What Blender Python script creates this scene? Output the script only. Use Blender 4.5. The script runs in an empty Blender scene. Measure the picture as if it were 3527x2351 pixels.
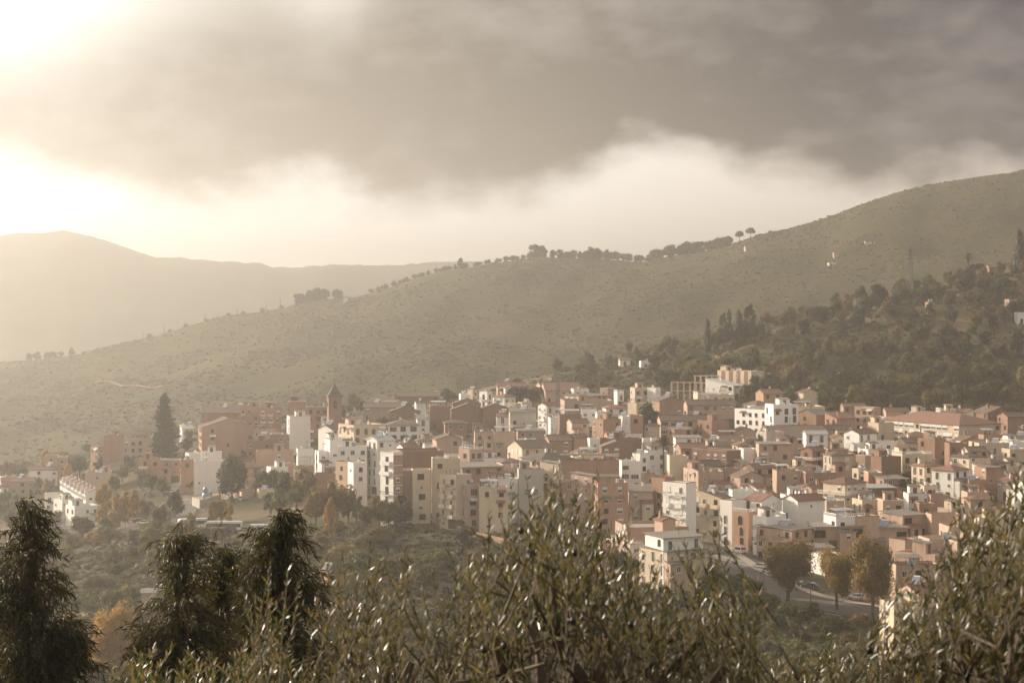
import bpy, bmesh, math, random
import numpy as np
from mathutils import Vector, Matrix
R = math.radians
random.seed(7); rng = np.random.default_rng(11)
SC = bpy.context.scene
COL = SC.collection

# ---------------------------------------------------------------- camera
F = 7000.0; CU = 1763.5; CV = 1050.0          # focal length and eye level in photo pixels
cd = bpy.data.cameras.new('camera'); cam = bpy.data.objects.new('camera', cd); COL.objects.link(cam)
cam.location = (0, 0, 0); cam.rotation_euler = (R(90), 0, 0)
cd.sensor_width = 36; cd.lens = F / 3527 * 36; cd.shift_y = -(1175.5 - CV) / 3527
cd.clip_start = 0.5; cd.clip_end = 40000
cd.dof.use_dof = True; cd.dof.focus_distance = 700; cd.dof.aperture_fstop = 9.5
SC.camera = cam
SC.view_settings.view_transform = 'Standard'; SC.view_settings.look = 'None'
SC.view_settings.exposure = 0.60; SC.view_settings.gamma = 1
cy = SC.cycles
cy.max_bounces = 5; cy.diffuse_bounces = 3; cy.glossy_bounces = 2; cy.transmission_bounces = 3
cy.volume_bounces = 1; cy.transparent_max_bounces = 8
cy.use_denoising = True
try:
    cy.denoiser = 'OPENIMAGEDENOISE'; cy.use_adaptive_sampling = True; cy.adaptive_threshold = 0.02
except Exception: pass
cy.sample_clamp_indirect = 6.0

# ---------------------------------------------------------------- sun and sky
SUN_AZ, SUN_EL = -62.0, 17.0                   # degrees left of the view direction, above the horizon
sd = bpy.data.lights.new('sun', 'SUN'); sd.energy = 5.0; sd.angle = R(1.2); sd.color = (1.0, .86, .70)
sun = bpy.data.objects.new('sun', sd); COL.objects.link(sun)
sdir = Vector((math.sin(R(SUN_AZ)) * math.cos(R(SUN_EL)), math.cos(R(SUN_AZ)) * math.cos(R(SUN_EL)), math.sin(R(SUN_EL))))
sun.rotation_euler = sdir.to_track_quat('Z', 'Y').to_euler(); sun.location = sdir * 300

W = bpy.data.worlds.new('World'); SC.world = W; W.use_nodes = True
nt = W.node_tree; N = nt.nodes; L = nt.links; N.clear()
class G:                                        # tiny node-graph helper
    def __init__(s, nt): s.nt = nt
    def n(s, t, **k):
        o = s.nt.nodes.new(t)
        for a, b in k.items(): setattr(o, a, b)
        return o
    def put(s, sock, v):
        if v is None: return
        if isinstance(v, bpy.types.NodeSocket): s.nt.links.new(v, sock)
        else: sock.default_value = v
    def m(s, op, a, b=None, c=None, clamp=False):
        o = s.n('ShaderNodeMath', operation=op, use_clamp=clamp)
        for i, v in enumerate((a, b, c)): s.put(o.inputs[i], v)
        return o.outputs[0]
    def mr(s, v, a, b, c=0., d=1., smooth=True):
        o = s.n('ShaderNodeMapRange'); o.interpolation_type = 'SMOOTHSTEP' if smooth else 'LINEAR'
        for i, x in enumerate((v, a, b, c, d)): s.put(o.inputs[i], x)
        return o.outputs[0]
    def mix(s, f, a, b, t='MIX'):
        o = s.n('ShaderNodeMix', data_type='RGBA', blend_type=t)
        s.put(o.inputs[0], f)
        for i, v in ((6, a), (7, b)):
            s.put(o.inputs[i], (*v, 1) if isinstance(v, tuple) and len(v) == 3 else v)
        return o.outputs[2]
    def noise(s, vec, scale, detail=4, rough=.55, dist=0.):
        o = s.n('ShaderNodeTexNoise'); s.put(o.inputs['Vector'], vec)
        o.inputs['Scale'].default_value = scale; o.inputs['Detail'].default_value = detail
        o.inputs['Roughness'].default_value = rough; o.inputs['Distortion'].default_value = dist
        return o.outputs[0]
    def ramp(s, f, pts):
        o = s.n('ShaderNodeValToRGB'); e = o.color_ramp.elements
        while len(e) < len(pts): e.new(.5)
        for q, (p, c) in zip(e, pts):
            q.position = p; q.color = (*c, 1) if not isinstance(c, float) else (c, c, c, 1)
        s.put(o.inputs[0], f); return o.outputs[0]
    def curve(s, v, pts):
        o = s.n('ShaderNodeFloatCurve'); cv = o.mapping.curves[0]
        o.mapping.use_clip = False
        while len(cv.points) < len(pts): cv.points.new(.5, .5)
        for p, (x, y) in zip(cv.points, pts): p.location = (x, y)
        o.mapping.update(); s.put(o.inputs['Value'], v); return o.outputs[0]
g = G(nt)
tc = g.n('ShaderNodeTexCoord'); sep = g.n('ShaderNodeSeparateXYZ'); L.new(tc.outputs['Generated'], sep.inputs[0])
X, Y, Z = sep.outputs
az = g.m('ARCTAN2', X, Y)                                   # compass bearing, 0 = ahead
el = g.m('ARCSINE', Z)
# cloud layout on the sky by bearing and height:  U 0..1 over the bearings ahead, V = elevation in radians / .15
U = g.m('ADD', g.m('MULTIPLY', az, 1 / .5), .5)
V = g.m('DIVIDE', el, .15)
comb = g.n('ShaderNodeCombineXYZ'); g.put(comb.inputs[0], g.m('MULTIPLY', az, 6.0)); g.put(comb.inputs[1], g.m('MULTIPLY', el, 11.0))
n1 = g.noise(comb.outputs[0], 2.1, 5, .5, .3)
comb2 = g.n('ShaderNodeCombineXYZ'); g.put(comb2.inputs[0], g.m('MULTIPLY', az, 5.0)); g.put(comb2.inputs[1], g.m('MULTIPLY', el, 14.0)); comb2.inputs[2].default_value = 4.7
n2 = g.noise(comb2.outputs[0], 1.1, 4, .5)
comb3 = g.n('ShaderNodeCombineXYZ'); g.put(comb3.inputs[0], g.m('MULTIPLY', az, 6.0)); g.put(comb3.inputs[1], g.m('MULTIPLY', el, 10.0)); comb3.inputs[2].default_value = 9.1
n3 = g.noise(comb3.outputs[0], 6.5, 4, .55)
Uc = g.m('MULTIPLY', U, 1., clamp=True)
def pxc(pts):                                               # photo column,row -> curve space
    o = []
    for u, v in pts:
        a = math.atan((u * 1.5 - CU) / F) / .5 + .5; e = math.atan((CV - v * 1.5) / F) / .15
        o.append((min(max(a, 0), 1), e))
    return o
low = g.curve(Uc, pxc([(0, 365), (150, 385), (300, 425), (500, 440), (700, 405), (850, 450), (1050, 452), (1200, 425), (1350, 375), (1450, 330), (1560, 340), (1750, 372), (2000, 395), (2352, 385)]))
top = g.curve(Uc, pxc([(0, 165), (120, 150), (240, 125), (350, 75), (450, 20), (560, -10), (660, 30), (760, 60), (850, 0), (960, -120), (1200, -500), (2352, -900)]))
wl = g.m('MULTIPLY', g.m('SUBTRACT', n1, .5), .22)
ws = g.m('MULTIPLY', g.m('SUBTRACT', n3, .5), .14)
Vw = g.m('ADD', g.m('ADD', V, wl), ws)
mlow = g.mr(g.m('SUBTRACT', Vw, low), -.12, .08)
mtop = g.mr(g.m('SUBTRACT', top, g.m('ADD', Vw, g.m('MULTIPLY', g.m('SUBTRACT', n2, .5), .35))), -.28, .16)
mask = g.m('MULTIPLY', mlow, g.mr(mtop, 0., 1., .30, 1., False))
# thickness of the cloud: denser to the right, billows inside
dens = g.curve(Uc, [(0, .88), (.2, .88), (.32, .93), (.42, .92), (.55, .98), (.62, 1.), (.72, 1.0), (1, 1.0)])
dens = g.m('MULTIPLY', dens, g.mr(n2, .28, .62, .88, 1.10))
dens = g.m('MULTIPLY', dens, g.mr(n3, .25, .75, .92, 1.06))
m1 = g.m('MULTIPLY', mask, dens, clamp=True)
glow = g.n('ShaderNodeVectorMath', operation='DOT_PRODUCT'); L.new(tc.outputs['Generated'], glow.inputs[0]); glow.inputs[1].default_value = sdir
gl = g.m('POWER', g.m('MAXIMUM', glow.outputs['Value'], 0.), 14.0)
hz = g.ramp(g.m('ADD', U, 0.), [(0., (.98, .93, .86)), (.30, (.92, .87, .80)), (.5, (.88, .83, .77)), (.8, (.80, .715, .635)), (1., (.66, .57, .50))])
cl = g.ramp(U, [(0., (.32, .28, .225)), (.2, (.25, .215, .175)), (.35, (.19, .16, .13)), (.6, (.105, .090, .078)), (.78, (.045, .040, .046)), (1., (.022, .024, .045))])
skyc = g.mix(m1, hz, cl)
nish = g.n('ShaderNodeTexSky', sky_type='NISHITA'); nish.sun_disc = False; nish.sun_elevation = R(SUN_EL); nish.sun_rotation = R(SUN_AZ)
nish.dust_density = 3
nis = g.n('ShaderNodeVectorMath', operation='SCALE'); L.new(nish.outputs[0], nis.inputs[0]); nis.inputs['Scale'].default_value = .10
# the sky behind and overhead: broken warm-lit cloud over the clear sky
back = g.mix(g.mr(n2, .35, .65, .55, .95), nis.outputs[0], (.54, .50, .45))
over = g.mix(g.mr(el, .18, .55), skyc, back)
fr = g.mr(g.m('ABSOLUTE', az), .32, .75)
full = g.mix(fr, over, back)
gl2v = g.n('ShaderNodeVectorMath', operation='DOT_PRODUCT'); L.new(tc.outputs['Generated'], gl2v.inputs[0])  # added second glow centred out of view at left, to brighten the haze there
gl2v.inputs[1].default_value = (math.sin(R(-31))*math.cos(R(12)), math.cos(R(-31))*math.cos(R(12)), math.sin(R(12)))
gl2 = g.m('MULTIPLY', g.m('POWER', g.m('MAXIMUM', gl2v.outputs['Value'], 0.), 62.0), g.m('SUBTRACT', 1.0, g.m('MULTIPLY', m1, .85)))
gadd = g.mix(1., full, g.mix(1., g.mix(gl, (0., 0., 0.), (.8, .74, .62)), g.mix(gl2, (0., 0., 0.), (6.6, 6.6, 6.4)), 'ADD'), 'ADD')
gnd = g.mr(el, -.06, -.01)
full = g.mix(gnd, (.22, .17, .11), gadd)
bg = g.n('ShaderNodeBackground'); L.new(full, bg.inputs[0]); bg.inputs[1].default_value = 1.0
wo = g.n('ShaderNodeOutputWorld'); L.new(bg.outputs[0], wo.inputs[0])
W.cycles.sampling_method = 'MANUAL'; W.cycles.sample_map_resolution = 512

# ---------------------------------------------------------------- materials
def newmat(name):
    m = bpy.data.materials.new(name); m.use_nodes = True; m.node_tree.nodes.clear()
    gg = G(m.node_tree); out = gg.n('ShaderNodeOutputMaterial'); b = gg.n('ShaderNodeBsdfPrincipled')
    m.node_tree.links.new(b.outputs[0], out.inputs[0]); return m, gg, b, out
def simple(name, col, rough=.7, var=.12, scale=.6, metal=0., rnd=.10, streak=False):
    m, gg, b, out = newmat(name)
    t = gg.n('ShaderNodeTexCoord'); oi = gg.n('ShaderNodeObjectInfo')
    mp = gg.n('ShaderNodeMapping'); gg.nt.links.new(t.outputs['Object'], mp.inputs[0])
    if streak: mp.inputs['Scale'].default_value = (1, 1, .35)
    n = gg.noise(mp.outputs[0], scale, 5, .6)
    v = gg.m('ADD', gg.m('MULTIPLY', gg.m('SUBTRACT', n, .5), 2 * var * 1.6), 1.)
    v = gg.m('MULTIPLY', v, gg.m('ADD', gg.m('MULTIPLY', gg.m('SUBTRACT', oi.outputs['Random'], .5), 2 * rnd), 1.))
    c = gg.n('ShaderNodeVectorMath', operation='SCALE'); c.inputs[0].default_value = col; gg.put(c.inputs['Scale'], v)
    gg.nt.links.new(c.outputs[0], b.inputs['Base Color']); b.inputs['Roughness'].default_value = rough
    b.inputs['Metallic'].default_value = metal
    if rough > .6: b.inputs['Specular IOR Level'].default_value = .25
    return m
M = {}
M['w'] = simple('white_render', (.80, .77, .72), .85, .07, .35, streak=True, rnd=.08)
M['k'] = simple('cream_render', (.60, .49, .365), .85, .15, .3, streak=True, rnd=.16)
M['t'] = simple('tan_render', (.45, .32, .242), .88, .20, .3, streak=True, rnd=.18)
M['o'] = simple('ochre_brick', (.385, .24, .168), .9, .22, .35, streak=True, rnd=.18)
M['r'] = simple('brown_brick', (.262, .155, .112), .9, .24, .4, streak=True, rnd=.2)
M['g'] = simple('grey_render', (.44, .40, .35), .88, .12, .4, streak=True, rnd=.12)
M['p'] = simple('pink_render', (.53, .40, .315), .88, .12, .4, streak=True, rnd=.12)
def tile(name, col, col2):
    m, gg, b, out = newmat(name)
    t = gg.n('ShaderNodeTexCoord'); oi = gg.n('ShaderNodeObjectInfo')
    n = gg.noise(t.outputs['Object'], .9, 5, .65); n2 = gg.noise(t.outputs['Object'], 6., 2, .5)
    f = gg.m('ADD', gg.m('MULTIPLY', n, .7), gg.m('MULTIPLY', n2, .3))
    c = gg.mix(gg.mr(f, .35, .65), col, col2)
    v = gg.m('ADD', gg.m('MULTIPLY', oi.outputs['Random'], .36), .80)
    s = gg.n('ShaderNodeVectorMath', operation='SCALE'); gg.nt.links.new(c, s.inputs[0]); gg.put(s.inputs['Scale'], v)
    gg.nt.links.new(s.outputs[0], b.inputs['Base Color']); b.inputs['Roughness'].default_value = .85
    w = gg.n('ShaderNodeTexWave'); w.inputs['Scale'].default_value = 1.6; gg.nt.links.new(t.outputs['Object'], w.inputs[0])
    bp = gg.n('ShaderNodeBump'); bp.inputs['Strength'].default_value = .5; bp.inputs['Distance'].default_value = .08
    gg.nt.links.new(w.outputs[1], bp.inputs['Height']); gg.nt.links.new(bp.outputs[0], b.inputs['Normal'])
    return m
M['tr'] = tile('terracotta_tiles', (.25, .122, .082), (.18, .10, .070))
M['tb'] = tile('weathered_tiles', (.18, .118, .085), (.13, .092, .07))
M['td'] = tile('dark_tiles', (.10, .08, .065), (.15, .115, .09))
M['tm'] = simple('metal_sheet', (.42, .41, .38), .5, .12, .5, rnd=.2)
M['tg'] = simple('fibre_cement', (.23, .20, .17), .85, .18, .5, rnd=.2)
M['glass'] = simple('window_glass', (.035, .035, .035), .18, .1, .5, rnd=.5)
M['shut'] = simple('white_shutter', (.68, .66, .62), .6, .04, 1.)
M['brownframe'] = simple('brown_timber', (.13, .07, .045), .6, .15, 2.)
M['conc'] = simple('concrete', (.40, .33, .26), .9, .15, .6)
M['panel'] = simple('solar_panel', (.30, .32, .36), .12, .05, 1.)
M['tank'] = simple('white_metal', (.75, .75, .73), .35, .04, 1.)
M['steel'] = simple('galvanised_steel', (.13, .12, .11), .8, .1, 2.)
M['wood'] = simple('weathered_wood', (.12, .085, .055), .85, .2, 3.)
M['stone'] = simple('rubble_stone', (.34, .27, .20), .9, .3, 2.5)
M['slate'] = tile('slate_tiles', (.06, .052, .048), (.10, .085, .075))
M['green'] = simple('green_board', (.10, .17, .10), .6, .1, 2.)
M['bluebase'] = simple('blue_paint', (.20, .24, .31), .8, .1, 1.)
M['asphalt'] = simple('asphalt', (.115, .10, .088), .9, .12, .3)
M['dirt'] = simple('bare_earth', (.30, .20, .12), .95, .2, .3)
M['paintw'] = simple('road_paint', (.62, .59, .53), .8, .15, 1.)
M['rubber'] = simple('tyre_rubber', (.03, .03, .03), .8, .1, 2.)
M['red'] = simple('red_paint', (.30, .06, .04), .6, .15, 2.)
for k, c in dict(carwhite=(.78, .78, .76), carsilver=(.42, .42, .42), cardark=(.05, .05, .055), carblue=(.08, .11, .16), carred=(.35, .05, .04)).items():
    M[k] = simple(k, c, .22, .02, 1.)
M['sculpt'] = simple('brushed_metal', (.30, .36, .44), .3, .3, 1.2, metal=.6)
M['dark'] = simple('dark_recess', (.03, .025, .02), .9, .1, 1.)
def foliage(name, a, b_, transl=.35, rough=.6, scale=.35, rnd=.35, trcol=None, spec=.3, under=None):
    m, gg, b, out = newmat(name)
    t = gg.n('ShaderNodeTexCoord'); oi = gg.n('ShaderNodeObjectInfo'); ge = gg.n('ShaderNodeNewGeometry')
    n = gg.noise(t.outputs['Object'], scale, 3, .6)
    f = gg.m('ADD', gg.m('MULTIPLY', n, .6), gg.m('MULTIPLY', ge.outputs['Random Per Island'], .4))
    c = gg.mix(gg.mr(f, .3, .7), a, b_)
    if under: c = gg.mix(ge.outputs['Backfacing'], c, under)
    v = gg.m('ADD', gg.m('MULTIPLY', gg.m('SUBTRACT', oi.outputs['Random'], .5), 2 * rnd), 1.)
    s = gg.n('ShaderNodeVectorMath', operation='SCALE'); gg.nt.links.new(c, s.inputs[0]); gg.put(s.inputs['Scale'], v)
    gg.nt.links.new(s.outputs[0], b.inputs['Base Color']); b.inputs['Roughness'].default_value = rough
    b.inputs['Specular IOR Level'].default_value = spec
    tr = gg.n('ShaderNodeBsdfTranslucent'); s2 = gg.n('ShaderNodeVectorMath', operation='MULTIPLY')
    gg.nt.links.new(s.outputs[0], s2.inputs[0]); s2.inputs[1].default_value = trcol or (1.5, 1.35, .8)
    gg.nt.links.new(s2.outputs[0], tr.inputs[0])
    mx = gg.n('ShaderNodeMixShader'); mx.inputs[0].default_value = transl
    gg.nt.links.new(b.outputs[0], mx.inputs[1]); gg.nt.links.new(tr.outputs[0], mx.inputs[2]); gg.nt.links.new(mx.outputs[0], out.inputs[0])
    return m
M['fgreen'] = foliage('green_foliage', (.038, .054, .012), (.13, .135, .034))
M['folive'] = foliage('grey_green_foliage', (.060, .060, .026), (.105, .094, .042))
M['fdark'] = foliage('dark_foliage', (.022, .030, .014), (.045, .052, .024), .2)
M['fgold'] = foliage('golden_foliage', (.36, .21, .05), (.24, .17, .055))
M['fyel'] = foliage('yellow_green_foliage', (.19, .15, .045), (.11, .105, .035))
M['fred'] = foliage('rusty_foliage', (.17, .10, .05), (.12, .09, .04))
M['fplane'] = foliage('plane_foliage', (.29, .165, .05), (.13, .125, .04), scale=.25)
M['fbare'] = foliage('bare_twigs', (.15, .115, .085), (.10, .08, .06), .1)
M['feuc'] = foliage('eucalyptus_leaves', (.024, .031, .010), (.062, .058, .020), .32, .40, 1.0, .1, (2.2, 1.6, .7), .35)
M['foliv'] = foliage('olive_leaves', (.020, .028, .007), (.060, .066, .018), .25, .33, 2.0, .1, (1.9, 1.7, .7), .75, (.15, .125, .072))
M['bark'] = simple('bark', (.10, .075, .055), .9, .25, 2.)
M['twig'] = simple('olive_twig', (.09, .068, .042), .8, .2, 6.)
M['fruit'] = simple('ripe_olive', (.012, .010, .012), .35, .1, 3.)

def ground_mat(name, cols, s1, s2, s3=0.02):
    m, gg, b, out = newmat(name)
    t = gg.n('ShaderNodeNewGeometry'); p = t.outputs['Position']
    n = gg.noise(p, s1, 6, .62); n2 = gg.noise(p, s2, 4, .6); n3 = gg.noise(p, s3, 3, .5)
    c = gg.mix(gg.mr(n, .38, .62), cols[0], cols[1])
    c = gg.mix(gg.mr(n3, .50, .64), c, cols[2])
    v = gg.mr(n2, .25, .75, .65, 1.35)
    s = gg.n('ShaderNodeVectorMath', operation='SCALE'); gg.nt.links.new(c, s.inputs[0]); gg.put(s.inputs['Scale'], v)
    gg.nt.links.new(s.outputs[0], b.inputs['Base Color']); b.inputs['Roughness'].default_value = .95; b.inputs['Specular IOR Level'].default_value = .1
    return m
M['ground'] = ground_mat('scrub_ground', [(.055, .052, .026), (.095, .075, .045), (.16, .115, .072)], .05, .5, .018)
M['hill'] = ground_mat('hill_ground', [(.052, .045, .015), (.062, .052, .018), (.080, .062, .026)], .02, .10, .006)
M['mount'] = ground_mat('mountain_ground', [(.07, .07, .05), (.10, .09, .06), (.10, .085, .06)], .004, .01, .002)

# ---------------------------------------------------------------- terrain
US = np.array([-1500, 0, 500, 1000, 1500, 2000, 2250, 2500, 3000, 3527, 5200.])
TZ = [
 (-80, [12] * 11), (3, [-1.9] * 11), (10, [-4.5] * 11), (35, [-14] * 11), (60, [-24] * 11), (120, [-46] * 11), (250, [-74] * 11),
 (330, [-84, -84, -83, -82, -80, -80, -79, -79, -78, -76, -72]),
 (400, [-83, -83, -81, -78, -77, -76, -76, -76, -75, -74, -70]),
 (460, [-84, -83, -80.5, -75.5, -75, -74, -74, -74, -73, -72, -68]),
 (520, [-85, -84, -80, -71, -72, -71, -70, -69, -69.5, -68, -64]),
 (580, [-87, -85, -79, -70, -67.5, -67, -67, -67, -65, -64, -60]),
 (640, [-88, -86, -77, -70, -64, -63, -63, -63, -61, -60, -56]),
 (700, [-90, -87, -76, -69, -60, -59, -59, -58.5, -57, -56, -52]),
 (800, [-92, -88, -76, -66, -55, -52, -51.5, -51, -50, -48, -44]),
 (850, [-90, -86, -73, -61, -52, -48.5, -47, -46.5, -46, -44, -38]),
 (900, [-87, -83, -70, -56, -49, -45, -42, -39, -38, -34, -24]),
 (960, [-87, -82, -69, -55, -46, -40, -34, -29, -19, -9, 12]),
 (1050, [-90, -84, -72, -57, -47, -32, -22, -15.5, 1, 17.5, 50]),
 (1130, [-94, -90, -80, -68, -60, -48, -42, -38, -25, -10, 22]),
]
for yv, rows in ((1220, [1620, 1590, 1560, 1480, 1430, 1400, 1385, 1375, 1350, 1310, 1250]),
                 (1450, [1500, 1440, 1390, 1310, 1240, 1210, 1195, 1180, 1130, 1080, 1000]),
                 (1750, [1400, 1345, 1270, 1170, 1070, 1030, 1010, 985, 920, 830, 700]),
                 (2000, [1400, 1250, 1162, 1052, 940, 885, 905, 838, 700, 590, 560])):
    TZ.append((yv, [(CV - r) / F * yv for r in rows]))
z2 = TZ[-1][1]
TZ += [(2300, [z - 45 for z in z2]), (3000, [min(z - 110, -60) for z in z2]), (3500, [-110] * 11), (4000, [60] * 11), (4500, [80] * 11), (6200, [-60] * 11)]
TY = np.array([t[0] for t in TZ], float); TT = np.array([t[1] for t in TZ], float)
def pchip(x, y, xi):                            # y: (n, k)
    h = np.diff(x); d = np.diff(y, axis=0) / h[:, None]
    m_ = np.zeros_like(y)
    w1 = 2 * h[1:] + h[:-1]; w2 = h[1:] + 2 * h[:-1]
    a, b = d[:-1], d[1:]; ok = a * b > 0
    with np.errstate(divide='ignore', invalid='ignore'):
        hm = (w1 + w2)[:, None] / (w1[:, None] / a + w2[:, None] / b)
    m_[1:-1] = np.where(ok, hm, 0); m_[0] = d[0]; m_[-1] = d[-1]
    k = np.clip(np.searchsorted(x, xi) - 1, 0, len(h) - 1)
    t = ((xi - x[k]) / h[k])[:, None]; H = h[k][:, None]
    return (2*t**3-3*t**2+1)*y[k] + (t**3-2*t**2+t)*H*m_[k] + (-2*t**3+3*t**2)*y[k+1] + (t**3-t**2)*H*m_[k+1]
GU = np.arange(-1500, 5201, 20.0)
GY = np.unique(np.concatenate([np.arange(-80, 0, 20), np.arange(0, 60, 4), np.arange(60, 380, 16), np.arange(380, 1140, 6), np.arange(1140, 2100, 14), np.arange(2100, 5400, 60), np.arange(5400, 6300, 200)])).astype(float)
A1 = pchip(US, TT.T, GU).T                      # (rows of TY, GU)
GZ = pchip(TY, A1, GY)
ridge = np.array([(-1500, 1420), (0, 1250), (255, 1225), (400, 1185), (495, 1165), (615, 1136), (750, 1094), (975, 1060), (1110, 1036), (1230, 1022), (1400, 970), (1560, 930), (1695, 905), (1860, 890), (2100, 893), (2220, 908), (2295, 888), (2445, 862), (2580, 822), (2775, 774), (2925, 722), (3030, 684), (3135, 652), (3300, 622), (3527, 588), (3800, 560), (5200, 550)], float)
far = np.array([(-1500, 860), (-300, 830), (0, 812), (225, 795), (345, 822), (430, 852), (525, 888), (640, 893), (750, 905), (900, 913), (975, 938), (1060, 925), (1200, 916), (1300, 922), (1560, 905), (2000, 915), (3527, 960), (5200, 960)], float)
def smooth(a, k):
    p = np.pad(a, k, mode='edge'); return np.convolve(p, np.ones(2*k+1)/(2*k+1), 'valid')
rz = smooth((CV - np.interp(GU, ridge[:, 0], ridge[:, 1])) / F * 2000, 1)
i2 = np.argmin(abs(GY - 2000)); dl = rz - GZ[i2]
GZ += dl[None, :] * np.exp(-((GY - 2000) / 300) ** 2)[:, None]
fz = smooth((CV - np.interp(GU, far[:, 0], far[:, 1])) / F * 4200, 1)
i3 = np.argmin(abs(GY - 4200)); dl = fz - GZ[i3]
GZ += dl[None, :] * np.exp(-((GY - 4200) / 500) ** 2)[:, None]
GX = (GU[None, :] - CU) / F * np.maximum(GY, 140)[:, None]; GYY = np.repeat(GY[:, None], len(GU), 1)
def fbm(x, y, s, seed, oct=4):
    r = np.random.default_rng(seed); o = np.zeros_like(x); a = 1.
    for i in range(oct):
        for j in range(5):
            th = r.uniform(0, 2*np.pi); ph = r.uniform(0, 6.28); k = 2*np.pi/(s*r.uniform(.8, 1.3))
            o += a * np.sin(k*(x*np.cos(th)+y*np.sin(th)) + ph) / 5
        a *= .5; s *= .5
    return o
def bump(a, b, y): return np.clip((y - a) / (b - a), 0, 1)
am = 1.2 * bump(380, 420, GYY) * (1 - bump(540, 600, GYY)) + 1.0 * bump(540, 600, GYY)*0.5 + 4.5 * bump(1150, 1300, GYY) * (1 - .75*np.exp(-((GYY-2000)/80)**2)) + 5 * bump(3100, 3700, GYY) * (1 - 1.0*np.exp(-((GYY-4200)/260)**2))
GZ = GZ + am * fbm(GX, GYY, 90, 3) + 9 * bump(1250, 1500, GYY) * (1-bump(1800, 1950, GYY)) * fbm(GX, GYY, 420, 5, 3)
def zg(x, y):
    u = CU + F * x / max(y, 140.)
    i = min(max((u - GU[0]) / 20.0, 0), len(GU) - 1.001); iu = int(i); fu = i - iu
    j = min(max(int(np.searchsorted(GY, y)) - 1, 0), len(GY) - 2); fy = min(max((y - GY[j]) / (GY[j+1] - GY[j]), 0), 1)
    a = GZ[j, iu]*(1-fu) + GZ[j, iu+1]*fu; b = GZ[j+1, iu]*(1-fu) + GZ[j+1, iu+1]*fu
    return float(a*(1-fy) + b*fy)
def row(u, y, h=0.): return CV - (zg((u-CU)/F*y, y) + h) / y * F
def find_y(u, v, h=0., lo=385., hi=1060.):
    "depth at which something h metres tall on the ground at column u has its top on row v (nearest first)"
    prev = row(u, lo, h); y = lo
    if prev < v: return lo
    while y < hi:
        y += 4; r = row(u, y, h)
        if r <= v: return y - 4 * (v - r) / max(prev - r, 1e-6)
        prev = r
    return hi
def ux(u, y): return (u - CU) / F * y

def grid_object(name, j0, j1, mat, label=None):
    nu = len(GU); rows = j1 - j0 + 1
    co = np.stack([GX[j0:j1+1], GYY[j0:j1+1], GZ[j0:j1+1]], -1).reshape(-1, 3)
    idx = np.arange(rows*nu).reshape(rows, nu)
    q = np.stack([idx[:-1, :-1], idx[:-1, 1:], idx[1:, 1:], idx[1:, :-1]], -1).reshape(-1, 4)
    me = bpy.data.meshes.new(name); me.vertices.add(len(co)); me.vertices.foreach_set('co', co.ravel())
    me.loops.add(q.size); me.loops.foreach_set('vertex_index', q.ravel().astype(np.int32))
    me.polygons.add(len(q)); me.polygons.foreach_set('loop_start', np.arange(0, q.size, 4, dtype=np.int32))
    me.update(calc_edges=True); me.validate()
    me.polygons.foreach_set('use_smooth', np.ones(len(q), bool))
    me.materials.append(mat); o = bpy.data.objects.new(name, me); COL.objects.link(o); o['kind'] = 'structure'; return o
ja = int(np.searchsorted(GY, 1136)); jb = int(np.searchsorted(GY, 3200))
grid_object('ground', 0, ja, M['ground']); grid_object('hills', ja, jb, M['hill']); grid_object('mountains', jb, len(GY)-1, M['mount'])

# ---------------------------------------------------------------- mesh and object helpers
class MB:
    def __init__(s): s.v = []; s.f = []; s.mi = []; s.mats = []
    def mat(s, m):
        if m not in s.mats: s.mats.append(m)
        return s.mats.index(m)
    def poly(s, pts, m): 
        k = len(s.v); s.v += [tuple(p) for p in pts]; s.f.append(tuple(range(k, k+len(pts)))); s.mi.append(s.mat(m))
    def solid(s, v, f, m):
        k = len(s.v); s.v += [tuple(p) for p in v]; i = s.mat(m)
        for q in f: s.f.append(tuple(k+a for a in q)); s.mi.append(i)
    def box(s, x0, x1, y0, y1, z0, z1, m):
        s.solid([(x0,y0,z0),(x1,y0,z0),(x1,y1,z0),(x0,y1,z0),(x0,y0,z1),(x1,y0,z1),(x1,y1,z1),(x0,y1,z1)],
                [(3,2,1,0),(4,5,6,7),(0,1,5,4),(1,2,6,5),(2,3,7,6),(3,0,4,7)], m)
    def prism(s, base, top, m):                 # two loops of equal length
        n = len(base); s.solid(list(base)+list(top), [tuple(range(n-1,-1,-1)), tuple(range(n,2*n))]+[(i,(i+1)%n,n+(i+1)%n,n+i) for i in range(n)], m)
    def tube(s, p, q, r0, r1, m, n=6):
        p, q = Vector(p), Vector(q); d = (q-p)
        if d.length < 1e-6: return
        d.normalize(); a = d.orthogonal().normalized(); b = d.cross(a)
        ring = lambda c, r: [c + (a*math.cos(2*math.pi*i/n) + b*math.sin(2*math.pi*i/n))*r for i in range(n)]
        s.prism(ring(p, r0), ring(q, r1), m)
    def build(s, name, parent=None, loc=None, smooth=False):
        me = bpy.data.meshes.new(name); me.from_pydata(s.v, [], s.f)
        for m in s.mats: me.materials.append(m)
        me.polygons.foreach_set('material_index', s.mi)
        if smooth: me.polygons.foreach_set('use_smooth', [True]*len(s.f))
        me.update(); return link(name, me, parent, loc)
def link(name, me, parent=None, loc=None, rz=0., sc=None):
    o = bpy.data.objects.new(name, me); COL.objects.link(o)
    if parent is not None: o.parent = parent
    if loc is not None: o.location = loc
    if rz: o.rotation_euler = (0, 0, rz)
    if sc is not None: o.scale = sc
    return o
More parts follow.
